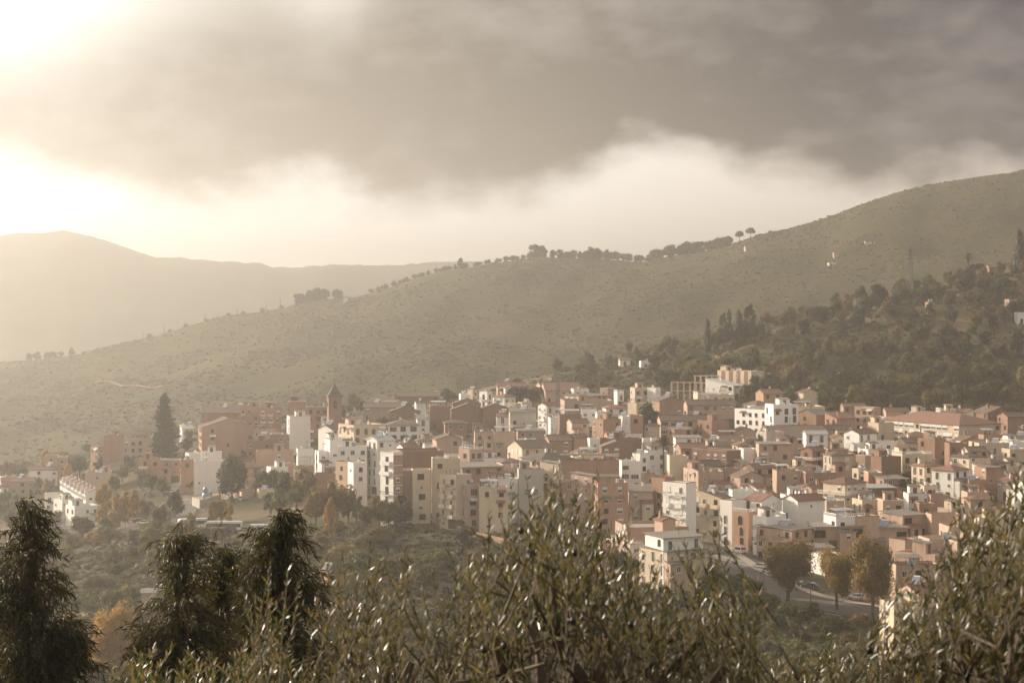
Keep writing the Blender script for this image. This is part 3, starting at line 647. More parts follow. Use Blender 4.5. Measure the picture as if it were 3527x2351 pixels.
# ---------------------------------------------------------------- the town: view code, left / near-corner / right column, eave row, floors, wall, roof, roof colour, features
RG = dict(A=(0, 1250, .3827), B=(800, 1250, .3827), C=(1600, 1250, .3827), D=(2400, 1250, .3827), E=(2627, 1600, .3827), F=(1900, 1600, .3827),
          G=(1700, 1280, .2551), H=(2900, 1350, .2666), I=(1250, 1280, .2551), J=(900, 1350, .2551))
TOWN = """
H 770 1510 2140 430 3 k H r winS long school building under a broad red hipped roof
H 1760 1880 2250 270 3 r N b w
H 1440 1620 1780 262 2 w N r W
H 1255 1270 1480 238 2 k F - r
H 880 1000 1200 255 2 k F - p
H 560 570 870 245 3 t G b r
H 200 410 520 195 3 t F - w
H 10 20 310 185 2 t G b c
H 60 220 490 540 3 w G r -
H 375 475 690 400 3 k F - W
H 790 840 1210 585 2 k H r c
H 1020 1200 1380 600 3 o F - pw
H 1380 1390 1640 660 3 r F - w
H 1790 1830 2120 550 2 o F - cW
H 1730 1770 2170 660 3 k F - n
H 2110 2170 2420 740 3 k F - -
H 2210 2250 2450 560 3 p F - p
H 1465 1640 1880 850 3 k H b n
H 1745 1925 2190 930 3 w H b n
H 940 1065 1300 960 3 k H r n
H 1210 1445 1690 1020 3 w H r n
H 1620 1640 1870 1130 2 o F - w
H 1030 1060 1240 1205 2 k F - n
H 410 510 790 840 3 r F - w
H 200 300 410 820 2 t F - -
H 790 800 1020 830 2 t F - w
H 160 215 330 990 2 k F - pArch small cream house with a big dark arched window
H 330 340 525 1040 2 o F - w
H 360 400 690 640 2 w F - -
H 250 340 590 740 2 w F - -
H 590 600 760 745 2 w F - -
H 700 780 1190 800 3 k F - rb
H 280 340 700 1240 2 r M m w
H 510 530 800 1400 2 t F - t
H 850 860 1150 1310 2 w F - -
H 1140 1150 1390 1330 2 o F - -
H 990 1000 1200 1440 2 r F - w
H 1400 1480 1700 1510 2 k F - -
H 1640 1660 1900 1395 2 t H r -
H 1600 1620 1930 1290 2 t F - w
E 575 740 960 175 3 k H r ry
E 205 315 580 325 4 w G r wWccc tall blank white house with a row of three chimneys
E 20 40 215 440 3 w F - w
E -20 265 460 590 4@538 t M - BN
E 450 470 910 560 3@548 t M - winD
E 910 920 1310 572 3@552 t M - winD
E 795 850 1060 465 3 t F - w
E 1100 1260 1500 460 3 t M - winD
E 580 660 940 470 3 w F - r
E 1170 1280 1450 680 3 t F - -
E 1450 1500 1800 665 3 p F - w
E 1255 1550 1800 812 3 t F - winD
E 1190 1200 1600 900 3 t F - -
E 1510 1520 1800 445 3 t F - -
E 1600 1700 1850 400 2 k F - -
E 1090 1180 1430 1240 5 k F - -
E 370 400 640 750 3@528 t M - -
E 460 560 720 805 2@520 w F - -
E 1250 1400 1700 1160 3 p G r -
E 1700 1750 2200 700 3 t F - -
E 1900 1950 2340 480 3 k F - -
E 1650 1680 2000 560 3 t F - -
D 218 490 620 75 3 k F - wWCCCCC tall building with upright pink and cream stripes
D 100 330 440 205 2 w S m -
D -10 10 340 282 2 k F - r
D 550 600 780 275 3 o G r W
D 435 530 690 378 2 w H r -
D 375 625 920 422 4 w F - bni long white four-storey building with rows of tall windows
D 640 690 920 375 5 w F - -
D 905 960 1100 265 3 k N r w
D 840 890 1160 392 3 k F - y
D 900 1075 1245 470 3 o G g w
D 1180 1260 1440 500 3 o S r -
D 620 660 1195 670 2 t G b n
D 975 985 1180 640 3 w G m -
D 185 200 440 660 2 p F - -
D 20 135 300 520 3 r F - w
D -20 270 410 790 3 r F - w
D 400 420 540 770 2 w F - w
D 505 580 735 905 2 w F - W
D 550 560 850 730 3 t M - -
D 950 1040 1170 790 3 r G r r
D 1170 1180 1370 775 2 r F - -
D 1150 1190 1440 820 2 t F - -
D 975 980 1260 985 2 r F - y
D 715 720 935 970 2 t F - -
D -100 0 245 960 3 t F - w
D 95 160 320 1095 3 w H r -
D 430 530 640 1120 3 k G r W
D 310 320 560 1150 3 w F - -
D 445 585 790 1240 4 w N r w
D 780 800 1010 1195 3 w F - w
F 1015 1210 1310 165 6 w F - BNwW6 tall white tower block with balconies up its left face
F 1265 1365 1480 250 5@590 k F - BN
F 1350 1525 1622 300 5@570 k S b BN
F 1525 1622 1720 320 5@563 w F - N
F 1650 1770 1890 425 5@554 o F - winAr
F 1830 1935 2110 470 4@546 w F - BN
F 1300 1320 1550 60 4 t F - w
F 905 1020 1120 120 5 o F - nb
F 385 400 900 268 3 k F - n
F 395 415 690 160 5 o F - winH
F 690 700 910 240 4 k S g -
F 180 360 420 100 5 t M - BN
G 885 900 1700 1200 4 o F - w
C 1400 1415 1580 880 3 w F - winW
C 1515 1580 1665 815 3 w F - W
C 510 690 985 875 3 k H d n broad dark-roofed building with long eaves and cream walls
C 695 850 870 905 4 k M - BN
C 290 340 535 900 4 w H r -
C 280 290 480 975 4 w S r n
C 478 488 710 955 5 g F - wSIGN big blank grey block with a green sign on its wall
C 125 135 390 1115 4 k F - -
C 210 220 480 1045 4 w F - y
B 1860 2015 2150 1010 5 k F - BN
B 1935 2070 2440 940 5 o M - BN
B 2020 2110 2230 1100 4 p F - winb
B 1785 1800 2050 860 6 k F - -
B 1612 1622 1785 960 5 k F - nwinb
B 1450 1460 1620 965 5 t F - w
B 1325 1450 1530 805 7 w F - BN tall narrow white block with a brown brick side
B 1450 1520 1900 790 6 r F - w
B 1470 1540 1680 760 6 w G r -
B 1200 1305 1460 700 6 w G m pN
B 940 950 1210 750 6 w F - p
B 920 1030 1095 890 5 t F - N
B 1030 1090 1210 900 5 w F - -
B 730 780 940 790 5 w F - bN
B 565 590 730 770 5 w F - b
B 550 560 735 935 4 t F - -
B 735 745 960 992 3 r F - w
B 820 880 1030 690 6 w F - rw
B 405 420 555 915 2 o F - w
B 470 515 700 480 5 w F - w square white block with two small windows on its side
B 700 710 940 430 4 w N g w
B 930 1095 1370 560 5 k F - winAnW cream palace with arched windows and a roof terrace
B 1370 1400 1680 565 4 w H d nwinb
B 760 900 955 600 4 w G d W
B 180 190 390 600 3 t F - -
B 330 340 545 640 3 r F - w
B 120 130 340 700 3 r F - -
B 195 210 545 790 3 t F - w
B 1520 1530 1725 620 2 k F - -
B 1900 1915 2110 545 3 r H d w
B 1405 1415 1690 440 3 r N b w
B 1770 1780 1970 385 3 r F - w
B 1960 1970 2260 420 3 r N b w
B 1650 1665 1775 505 2 w S g -
B 1795 1840 2065 690 4 t N b w
B 1715 1730 1815 750 3 w F - r
A 1950 1965 2330 395 5 o F - bn long brick apartment block with rows of balconies
A 2325 2340 2530 400 5 o F - bn
B 500 510 655 345 6 r F - wC
B 660 670 870 395 5 r F - c
A 1795 1815 2150 450 6 o S b w
A 1725 1815 2270 582 5 o N b wN big orange brick hall with a low gable and blank side
A 1650 1700 1800 810 3 w F - -
A 1735 1745 2000 880 4 w F - w pale blank block beside the tall dark tree
A 1800 1815 1990 800 4 w F - w
A 1230 1250 1440 860 3 o F - -
A 1440 1450 1620 880 3 o M b -
A 1605 1625 1740 870 4 o F - w
A 1595 1610 1800 510 2 p F - w
A 1600 1640 1740 590 2 w S m -
A 925 935 1100 650 4 o F - w
A 1095 1105 1360 680 4 p F - -
A 795 885 935 750 3 o F - w
A 1190 1200 1340 640 3 o G b w
A 735 765 985 985 3 p F - pw
A 250 260 510 960 3 w G r -
A 395 405 512 830 4 t F - -
A 510 520 600 845 4 t F - -
A -20 10 150 1060 2 o G r -
A 80 90 310 1065 2 t G r p
A 550 670 862 1290 2 w F - N
A 455 560 680 1230 2 w F - -
A 370 400 560 1180 2 w F - -
I 1570 1680 1740 265 3 w F - BN
I 1750 1910 2060 345 2 w H r -
I 1905 1920 2060 220 2 w N r w
I 1800 1820 2200 200 2 t G r c
I 1300 1320 1450 300 2 w F - p
I 1440 1480 1540 238 2 k F - -
I 900 910 1030 300 1 w F - w
I 440 460 1030 330 2 r G b w
I 240 440 560 420 2 t N b w
I 690 720 850 420 2 w G b -
I -10 10 440 480 2 t G b p
I 1200 1215 1590 430 3 r N b w
I 1610 1625 1950 490 3 r N b wp
I 1450 1480 1690 572 2 k N g w
I 1795 1810 1970 605 2 w G r n
I 1970 1985 2340 545 3 g S g w
I 2085 2150 2280 410 3 k F - winA
I 1950 2060 2095 430 3 k F - bN
I 1180 1190 1300 1000 3 t G r -
I 1290 1440 1620 1050 4 t F - r
I 1500 1510 1760 810 3 t F - -
I 1760 1770 2050 815 3 t F - y
I 2080 2090 2450 800 3 t M - -
G 600 715 900 462 4 w G r BN
G 915 960 1620 395 3 t F - w
G 960 1250 1610 332 3 t M - w
G 1480 1520 1800 495 3 w H r n
G 1820 1930 2090 422 3 k F - -
G 1750 1820 1840 440 2 p N r -
G 1855 1910 2095 217 3 p F - -
G 2080 2190 2215 215 3 w F - N
G 1440 1540 1640 222 2 t F - -
G 1655 1670 1760 270 2 w F - r
G 2150 2240 2560 400 3 o N b w
G 1050 1080 1290 232 2 w F - n
G 640 700 1180 252 2 t G r -
G 570 640 950 192 2 t G r w
G 1340 1480 1730 640 4 o F - w
G 1725 1740 1835 602 4 w F - -
G 1835 1842 2020 592 4 o F - w
G 990 1060 1290 690 3 p G r -
G 870 890 1190 582 3 r F - y
G 755 768 860 622 3 w F - w
G 1170 1190 1390 502 2 w F - r
G 1390 1400 1500 572 2 w F - r
G 1620 1650 2010 832 2 w F - -
G 2040 2110 2250 732 3 k G b w
G 2005 2020 2230 902 2 w F - -
G 970 1090 1290 892 3 o G b w
G 1285 1300 1440 902 3 w F - -
G 1430 1445 2000 902 3 r F - w
G 1440 1460 1860 1015 3 r N b w
G 1120 1180 1460 1112 3 k F - -
C 385 520 790 768 3 k G b n
C 1630 1650 1830 792 3 w F - -
C 1835 1845 2000 832 4 k F - b
C 1910 1950 2180 772 3 o G r c
C 1890 1900 2130 672 3 w M - -
C 2000 2090 2352 932 3 r G d w
C 2180 2190 2350 702 2 t M - -
C 1600 1612 1745 1002 3 t F - -
C 1750 1765 2230 517 3 t G b nwinW
C 1990 2005 2440 377 2 t G b -
F 600 680 1240 562 4 t F - N
F 935 1000 1120 502 5 t N r w
F 860 1005 1380 662 5 w M - -
F 810 1040 1425 785 4 k M - N
F 325 335 400 345 2 w F - w
"""
import re as _re
CORNERS = {}
def find_landmark(look): return look
for ln in TOWN.strip().splitlines():
    p = ln.split(' ', 9)
    ox, oy, s = RG[p[0]]
    u0, uc, u1 = (ox + float(q)*s for q in p[1:4]); vt = oy + float(p[4])*s; fl, _, Yq = p[5].partition('@'); fl = int(fl); Yq = float(Yq) if Yq else None; wall, roof, rt = p[6:9]
    rest = p[9].split(' ', 1); fs = rest[0]; look = rest[1] if len(rest) > 1 else None
    kw = {}
    if 'winS' in fs: kw = dict(winl='school', winr='dwin', ratio=2.1); fs = 'Nw'
    if 'Arch' in fs: kw = dict(winr='arch'); fs = 'pn'
    if 'winD' in fs: kw = dict(winr='gallery'); fs = '-'
    if 'winA' in fs: kw = dict(winr='arch', winl='arch')
    if 'winH' in fs: kw = dict(winr='half'); fs = 'n'
    if 'winW' in fs: kw = dict(winr='wide', winl='wide'); fs = fs.replace('winW', '') or 'n'
    if 'winb' in fs: kw = dict(winr='bwide', winl='bwide'); fs = fs.replace('winb', '') or 'n'
    if look and 'stripes' in look: kw = dict(ratio=2.5)
    if look and 'brown brick side' in look: kw = dict(rw='o')
    sign = 'SIGN' in fs; stripes = 'stripes' in (look or ''); fs = fs.replace('SIGN', '').replace('winA', 'n').replace('6', '')
    nm = 'house' if fl < 5 else 'apartment_block'
    if look and 'school' in look: nm = 'school'
    o = house(u0, uc, u1, vt, fl, wall, roof, fs.replace('C', 'c'), Yq, None if rt == '-' else rt, nm, look, pin=Yq is not None, **kw)
    if o is None: continue
    if look: CORNERS[look] = (uc, vt, o)
    if sign:
        w = [c for c in o.children if c.name.startswith('wall')][0]; xs = [v.co for v in w.data.vertices]
        hw = max(v.x for v in xs); hd = max(v.y for v in xs); zt = max(v.z for v in xs)
        b = MB(); b.box(-hw*.52, hw*.55, -hd-.14, -hd-.02, zt-7.6, zt-6.0, M['green']); sg = b.build('sign_board', o)
        # the faded writing: too small in the photograph to read beyond its four letter shapes and an arrow-like mark
        b = MB(); y0, y1 = -hd-.16, -hd-.142; lt = M['shut']
        def bar(x, z, x2, z2, t=.07):
            b.prism([(x-t, y0, z), (x+t, y0, z), (x2+t, y0, z2), (x2-t, y0, z2)], [(x-t, y1, z), (x+t, y1, z), (x2+t, y1, z2), (x2-t, y1, z2)], lt)
        X0 = -hw*.42; z0 = zt-7.1
        for seg in (((0,.1),(0,1)), ((.45,.1),(.45,.6)), ((.8,.1),(1.0,.8)), ((1.0,.8),(1.2,.1))): bar(X0+seg[0][0], z0+seg[0][1]*.8, X0+seg[1][0], z0+seg[1][1]*.8)
        b.box(hw*.10, hw*.46, y0, y1, zt-6.5, zt-6.42, lt); b.box(hw*.06, hw*.46, y0, y1, zt-6.8, zt-6.72, lt); bar(hw*.40, zt-7.0, hw*.50, zt-7.35, .1)
        b.build('sign_lettering', sg)
    if stripes:
        w = [c for c in o.children if c.name.startswith('wall')][0]; xs = [v.co for v in w.data.vertices]
        hw = max(v.x for v in xs); hd = max(v.y for v in xs); zt = max(v.z for v in xs); zb = min(v.z for v in xs)
        for i in range(4):
            b = MB(); y = hd - (i*2+1.6)/9.*2*hd; b.box(-hw-.06, -hw-.005, y-hd/9., y+hd/9., zb, zt-.02, M['r']); b.build('brick_stripe', o)

# the white terraced row at the far left: seven houses stepping down in line
def terrace():
    Yc = find_y(300, 1700, 8.5); x0 = ux(295, Yc); th = R(26); c, sn = math.cos(th), math.sin(th); n = 7; d = 6.0; Wd = 6.5
    ztop = (CV-1700)/F*Yc
    for i in range(n):
        ax, ay = x0 - sn*d*i, Yc + c*d*i
        px, py = ax + c*Wd/2 - sn*d/2, ay + sn*Wd/2 + c*d/2
        zm = zg(px, py); ztop_i = ztop + i*.35; H = ztop_i - zm; B = min(zg(ax, ay), zm) - zm - 3
        root = empty('terraced_house', (px, py, zm), th); hw, hd = Wd/2, d/2 - .015; root['mid'] = H*.6
        b = MB(); b.box(-hw, hw, -hd, hd, B, H, M['w'])
        rise = 1.5; b.solid([(-hw,-hd,H-.001),(hw,-hd,H-.001),(0,-hd,H+rise),(-hw,hd,H-.001),(hw,hd,H-.001),(0,hd,H+rise)], [(0,1,2),(3,5,4),(0,2,5,3),(1,4,5,2)], M['w'])
        b.build('wall', root)
        b = MB()
        for sgn in (-1, 1):
            pts = [(sgn*(hw+.4),-hd,H-.12),(0,-hd,H+rise+.03),(0,hd,H+rise+.03),(sgn*(hw+.4),hd,H-.12)]; b.prism(pts, [(x,y,z+.2) for x,y,z in pts], M['tr'])
        ro = b.build('roof', root)
        b = MB(); b.box(-hw-.35, -hw+.9, -hd-.01, -hd+.35, H-.9, H+1.7, M['w']); b.build('party_wall', root)
        for f in range(2):
            for k in range(3): link('window', WM['bwin' if f else 'win'], root, (-hw-.03, -hd+d*(k+.5)/3, H-2.3-2.9*f), R(-90))
        if i == 0:
            for k, z in ((-.4, -2.4), (.3, -2.4), (.3, -5.6)): link('window', WM['half'], root, (hw*k, -hd-.03, H+z))
        link('chimney', CHM['w'], ro, (hw*.3, 0, H+.7))
        tag(root, None, 'house', 'white terraced houses in a stepping row', ['end', 'second', 'third', 'fourth', 'fifth', 'sixth', 'farthest'][i] + (' white terraced house with the blank gable, nearest in the stepping row' if i == 0 else ' white terraced house of the stepping row under red roofs, counted from the near gable'))
terrace()

# church tower
def church():
    Y0 = 832; u = 1152; th = R(12); s = F/Y0; wd = 47/s/(math.cos(th)+math.sin(th)*.9)*1.12
    zt = (CV-1366)/s; x = ux(u, Y0+wd/2); zm = zg(x, Y0+wd/2); root = empty('church_tower', (x, Y0+wd/2, zm), th)
    h = wd/2; H = zt-zm; b = MB(); b.box(-h, h, -h, h, -2, H, M['r'])
    for z in (H-6.2, H-.9): b.box(-h-.12, h+.12, -h-.12, h+.12, z, z+.3, M['r'])
    b.build('wall', root)
    b = MB(); prev = None; n = 4; rings = [(h+.75, H+.002), (h+.75, H+.22), (h*.86, H+1.1), (h*.52, H+2.9), (h*.25, H+4.2), (.28, H+5.0)]
    R4 = lambda r, z: [(-r,-r,z),(r,-r,z),(r,r,z),(-r,r,z)]
    for (a, za), (c, zc) in zip(rings, rings[1:]): b.prism(R4(a, za), R4(c, zc), M['slate'])
    rf = b.build('roof', root)
    b = MB(); b.tube((0,0,H+4.9), (0,0,H+7.6), .09, .05, M['steel']); b.tube((-.5,0,H+6.9), (.5,0,H+6.9), .05, .05, M['steel']); b.tube((0,0,H+5.2), (0,0,H+5.7), .3, .3, M['wood'], 8)
    b.build('weathercock_cross', rf)
    am = arch_window(1.5, 3.0, M['o'], M['dark'])
    for p, rz in (((0, -h-.03, H-4.6), 0), ((-h-.03, 0, H-4.6), -90)):
        w = link('belfry_opening', am, root, p, R(rz)); b = MB(); b.tube((0,-.25,1.2), (0,-.25,2.0), .55, .25, M['steel'], 10); b.build('bell', w)
    root['mid'] = H*.7; tag(root, None, 'church tower', None, 'square brick church tower with a dark pointed roof and cross')
    CORNERS['church tower'] = (1152, 1400, root)
church()

# unfinished concrete frame beside the striped building
def frame(u0, u1, vt, vb, nb, Y0, lab):
    s = F/Y0; x0, x1 = ux(u0, Y0), ux(u1, Y0); zt = (CV-vt)/s; zm = zg((x0+x1)/2, Y0+3)
    zb = min((CV-vb)/s, zt-2); root = empty('concrete_frame', ((x0+x1)/2, Y0+2.5, zm)); w = (x1-x0)/2
    bot = min(zb-zm-3.5, -.5)
    for j in (-2.4, 2.4):
        for i in range(nb+1):
            x = -w + 2*w*i/nb; b = MB(); b.box(x-.17, x+.17, j-.17, j+.17, bot, zt-zm-.302, M['p']); b.build('column', root)
    b = MB()
    for z in ([zt-zm, zb-zm] if zb-zm > 0 else [zt-zm]):
        for j in (-2.4, 2.4): b.box(-w-.3, w+.3, j-.2, j+.2, z-.3, z, M['p'])
        for i in range(nb+1): x = -w+2*w*i/nb; b.box(x-.19, x+.19, -2.198, 2.198, z-.29, z-.01, M['p'])
    b.build('beam', root); root['mid'] = 4.; tag(root, None, 'building frame', 'unfinished concrete frames', lab)
frame(2315, 2420, 1316, 1345, 5, 885, 'longer bare concrete building frame beside a wooded slope')
frame(2395, 2475, 1293, 1318, 4, 897, 'upper bare concrete building frame next to the striped building')

# houses out on the slopes
for (u, v, w, hgt, Y0, wall, roof, lk) in ((2140, 1240, 64, 3.2, 965, 'w', 'G', 'white farmhouse with red roof among trees left of the cypresses'), (2212, 1243, 58, 3, 955, 'w', 'F', 'low white outbuilding beside a red-roofed farmhouse below the cypresses'),
        (2128, 1202, 40, 2.6, 1040, 'w', 'F', 'tiny white hut at the foot of the far ridge'), (2520, 1232, 22, 3, 985, 'w', 'F', 'small white hut on the wooded slope above the striped building'),
        (3200, 1040, 30, 5, 1010, 'o', 'F', 'brown square ruin near the pylon'), (3512, 1075, 34, 5, 960, 'w', 'F', 'white cube house at the right edge of the wooded slope'), (3480, 1030, 50, 6, 985, 't', 'F', 'tan ruined house on the wooded slope below the tall dark cypress'),
        (3410, 920, 40, 5, 1040, 'o', 'G', 'brown cottage on the crest beside the fan palm'), (2860, 904, 60, 2.4, 1750, 'k', 'F', 'long low white farmhouse on the upper far hillside'),
        (2985, 832, 60, 2.2, 1820, 'k', 'M', 'white shed with flat roof highest on the far hillside'), (2875, 870, 30, 4, 1780, 't', 'F', 'square tan farmhouse between two white sheds on the far hillside'),
        (2570, 850, 36, 4, 1900, 'k', 'G', 'pale farmhouse just under the far ridge trees'), (1185, 1024, 26, 5, 1960, 'w', 'G', 'white cottage beside the pines on the far ridge'), (3520, 1158, 40, 2, 905, 'w', 'M', 'thin white terrace roof at the right edge among trees')):
    house(u-w/2*.2, u-w/2*.15, u+w/2, v, 1, wall, roof, 'n', Y0, 'r', 'farmhouse', lk, fh=hgt, keep=True)
# the small hut, the far-left and mid-valley buildings
for a in ((0, 4, 36, 1830, 1, 'o', 'M', 'w', 690, 'brown hut with pale sheet roof at the left edge of the valley'), (478, 490, 560, 2042, 1, 'p', 'M', 'bn', 500, 'pink valley house with a glazed balcony behind the eucalyptus trees'),
          (1110, 1128, 1150, 1978, 1, 'o', 'N', 'w', 512, 'small brick kiosk beside the valley track'), (0, 8, 20, 1640, 2, 'w', 'F', '-', 905, 'pale house cut by the left edge of the town'),
          (826, 832, 852, 1682, 1, 'p', 'F', 'w', 735, 'small pink kiosk on the car park terrace'), (2060, 2070, 2180, 1885, 2, 'p', 'F', '-', 540, 'low pink building almost hidden behind the olive tree')):
    house(*a[:7], a[7], a[8], None, 'kiosk' if 'kiosk' in a[9] else 'house', a[9], fh=2.8, keep=True)
NAMED = len(THINGS)
# infill houses where the hillside would otherwise show bare between the listed ones
def infill():
    r = random.Random(5); k = 0
    poly_ok = lambda u, y: (y > 590 + max(0, (1450-u))*.25) and y < (905 if u > 1500 else 905 - (1500-u)*.03)
    for y in np.arange(600, 915, 12.5):
        for x in np.arange(-125, 235, 11.5):
            xx, yy = x + r.uniform(-2, 2), y + r.uniform(-2, 2); u = CU + xx/yy*F
            if u < 650 or u > 3650 or not poly_ok(u, yy) or (u < 1500 and yy < 735) or (u < 2100 and yy < 640): continue
            if any((px-xx)**2 + (py-yy)**2 < (rad*.9+5.0)**2 for px, py, rad, _ in FOOT): continue
            ht = zg(xx, yy); fl = r.choice([1, 2, 2, 2, 3]); w = r.uniform(7, 11)*F/yy
            vt = CV - (ht + fl*2.9 + .5)/yy*F
            # never let an infill house rise in front of a listed one
            if any(py > yy and abs((px/py - xx/yy)*F) < w*.7 and (CV - zt/py*F) > vt - 4 and py - yy < 60 for px, py, rad, zt in FOOT): fl = 1; vt = CV - (ht + 3.2)/yy*F
            roof = r.choice('FFFGNHM'); wall = r.choice('wwkkttoorpg')
            house(u - w*r.uniform(.1, .3), u, u + w*.75, vt, fl, wall, roof, r.choice(['-', '-', 'r', 'w']), yy, r.choice(['r', 'b', 'b']) if roof in 'GNHS' else None, fh=2.9, keep=True); k += 1
            if k > 95: return
infill()

# ---------------------------------------------------------------- trees
def ico(sub=1):
    bm = bmesh.new(); bmesh.ops.create_icosphere(bm, subdivisions=sub, radius=1.0)
    v = np.array([x.co[:] for x in bm.verts]); f = np.array([[a.index for a in q.verts] for q in bm.faces]); bm.free(); return v, f
ICO1, ICO2 = ico(1), ico(2)
def leaf_quads(c, nrm, size, r, asp=.6):
    "one small folded-flat quad per centre, facing roughly along nrm"
    n = len(c); t = r.normal(size=(n, 3)); nn = nrm + r.normal(size=(n, 3))*.8; nn /= np.linalg.norm(nn, axis=1)[:, None] + 1e-9
    a = np.cross(nn, t); a /= np.linalg.norm(a, axis=1)[:, None] + 1e-9; b = np.cross(nn, a)
    s = (size*r.uniform(.6, 1.3, n))[:, None]
    v = np.stack([c - a*s, c + b*s*asp, c + a*s, c - b*s*asp], 1).reshape(-1, 3)
    return v, np.arange(4*n).reshape(n, 4)
def crown_mesh(name, kind, seed, mat, nleaf=2600, size=.035):
    """unit crown: height 1 from z=0 to 1, half width .5; built of lobes with leaf-sized faces spread through them"""
    r = np.random.default_rng(seed); lobes = []
    if kind == 'round':
        for i in range(26):
            d = r.normal(size=3); d /= np.linalg.norm(d); q = r.uniform(.35, 1.0)
            lobes.append((np.array([d[0]*.34*q, d[1]*.34*q, .54 + d[2]*.34*q]), r.uniform(.10, .19)))
    elif kind == 'oval':
        for i in range(30):
            z = r.uniform(.12, .93); w = .36*math.sin(math.pi*min(z*.9+.08, 1))**.7; a = r.uniform(0, 6.28); q = r.uniform(.2, 1)
            lobes.append((np.array([w*q*math.cos(a), w*q*math.sin(a), z]), r.uniform(.08, .15)))
    elif kind == 'column':
        for i in range(34):
            z = (i+.5)/34*.92+.03; w = (.30*(1-z)**.55 + .03)*min(1, z*6+.35); a = r.uniform(0, 6.28)
            lobes.append((np.array([w*.6*math.cos(a), w*.6*math.sin(a), z]), w*.75+.03))
    elif kind == 'poplar':
        for i in range(34):
            z = r.uniform(.05, .95); w = .34*math.sin(math.pi*min(z*.8+.14, 1))**.8; a = r.uniform(0, 6.28); q = r.uniform(.2, 1)
            lobes.append((np.array([w*q*math.cos(a), w*q*math.sin(a), z]), r.uniform(.06, .12)))
    elif kind == 'bush':
        for i in range(20):
            a = r.uniform(0, 6.28); q = math.sqrt(r.uniform(0, 1)); 
            lobes.append((np.array([.36*q*math.cos(a), .36*q*math.sin(a), .25 + .45*(1-q*q)*r.uniform(.5, 1)]), r.uniform(.13, .24)))
    elif kind == 'umbrella':
        for i in range(28):
            a = r.uniform(0, 6.28); q = math.sqrt(r.uniform(0, 1))
            lobes.append((np.array([.40*q*math.cos(a), .40*q*math.sin(a), .55 + .32*(1-q*q)*r.uniform(.6, 1)]), r.uniform(.09, .15)))
    elif kind == 'conifer':
        for i in range(46):
            z = r.uniform(.04, .97); w = .46*(1-z)**.85+.02; a = r.uniform(0, 6.28); q = r.uniform(.3, 1)
            lobes.append((np.array([w*q*math.cos(a), w*q*math.sin(a), z]), .035+.07*(1-z)))
    rad = np.array([l[1] for l in lobes]); cs = np.array([l[0] for l in lobes])
    V, Fc = [], []; k = 0
    iv, iff = ICO1
    for c, q in lobes:                      # irregular inner masses
        d = 1 + r.normal(size=len(iv))*.16
        vv = iv*(d*q*.78)[:, None] + c; V.append(vv); Fc.append(np.concatenate([iff, iff[:, 2:3]], 1) + k); k += len(vv)
    p = rad**1.6; p /= p.sum(); w = r.choice(len(lobes), nleaf, p=p)
    d = r.normal(size=(nleaf, 3)); d /= np.linalg.norm(d, axis=1)[:, None]
    pos = cs[w] + d*(rad[w]*r.uniform(.75, 1.28, nleaf))[:, None]
    lv, lf = leaf_quads(pos, d, size, r); V.append(lv); Fc.append(lf + k)
    v = np.concatenate(V); f = np.concatenate(Fc)
    tri = f[f[:, 2] == f[:, 3]][:, :3]; quad = f[f[:, 2] != f[:, 3]]
    me = bpy.data.meshes.new(name); me.vertices.add(len(v)); me.vertices.foreach_set('co', v.astype(np.float32).ravel())
    me.loops.add(tri.size + quad.size); me.loops.foreach_set('vertex_index', np.concatenate([tri.ravel(), quad.ravel()]).astype(np.int32))
    me.polygons.add(len(tri)+len(quad)); me.polygons.foreach_set('loop_start', np.concatenate([np.arange(0, tri.size, 3), tri.size+np.arange(0, quad.size, 4)]).astype(np.int32))
    me.materials.append(mat); me.update(calc_edges=True); return me
def bare_mesh(name, seed, mat):
    r = np.random.default_rng(seed); b = MB(); rr = random.Random(seed)
    def grow(p, d, ln, rad, lv):
        q = p + d*ln; b.tube(p, q, rad, rad*.6, mat, 3)
        if lv == 0: return
        for i in range(3 if lv > 1 else 4):
            nd = (d + Vector((rr.uniform(-.7,.7), rr.uniform(-.7,.7), rr.uniform(-.15,.5)))).normalized(); grow(p + d*ln*rr.uniform(.5, 1), nd, ln*rr.uniform(.55, .8), rad*.55, lv-1)
    for i in range(5): grow(Vector((0,0,.0)), Vector((rr.uniform(-.4,.4), rr.uniform(-.4,.4), 1)).normalized(), .3, .012, 4)
    return mk(b, name)
def trunk_mesh(seed):
    rr = random.Random(seed); b = MB(); p = Vector((0, 0, -.15))
    q = Vector((rr.uniform(-.03, .03), rr.uniform(-.03, .03), .28)); b.tube(p, q, .035, .026, M['bark'], 7)
    for i in range(5):
        a = i*1.26 + rr.uniform(-.3, .3); e = q + Vector((math.cos(a)*.2, math.sin(a)*.2, .3 + rr.uniform(0, .15))); b.tube(q, e, .02, .008, M['bark'], 5)
    return mk(b, 'trunk')
TRK = [trunk_mesh(i) for i in range(3)]
M['fscrub'] = foliage('hill_scrub_foliage', (.056, .050, .017), (.068, .058, .020), .25)
CR = {}
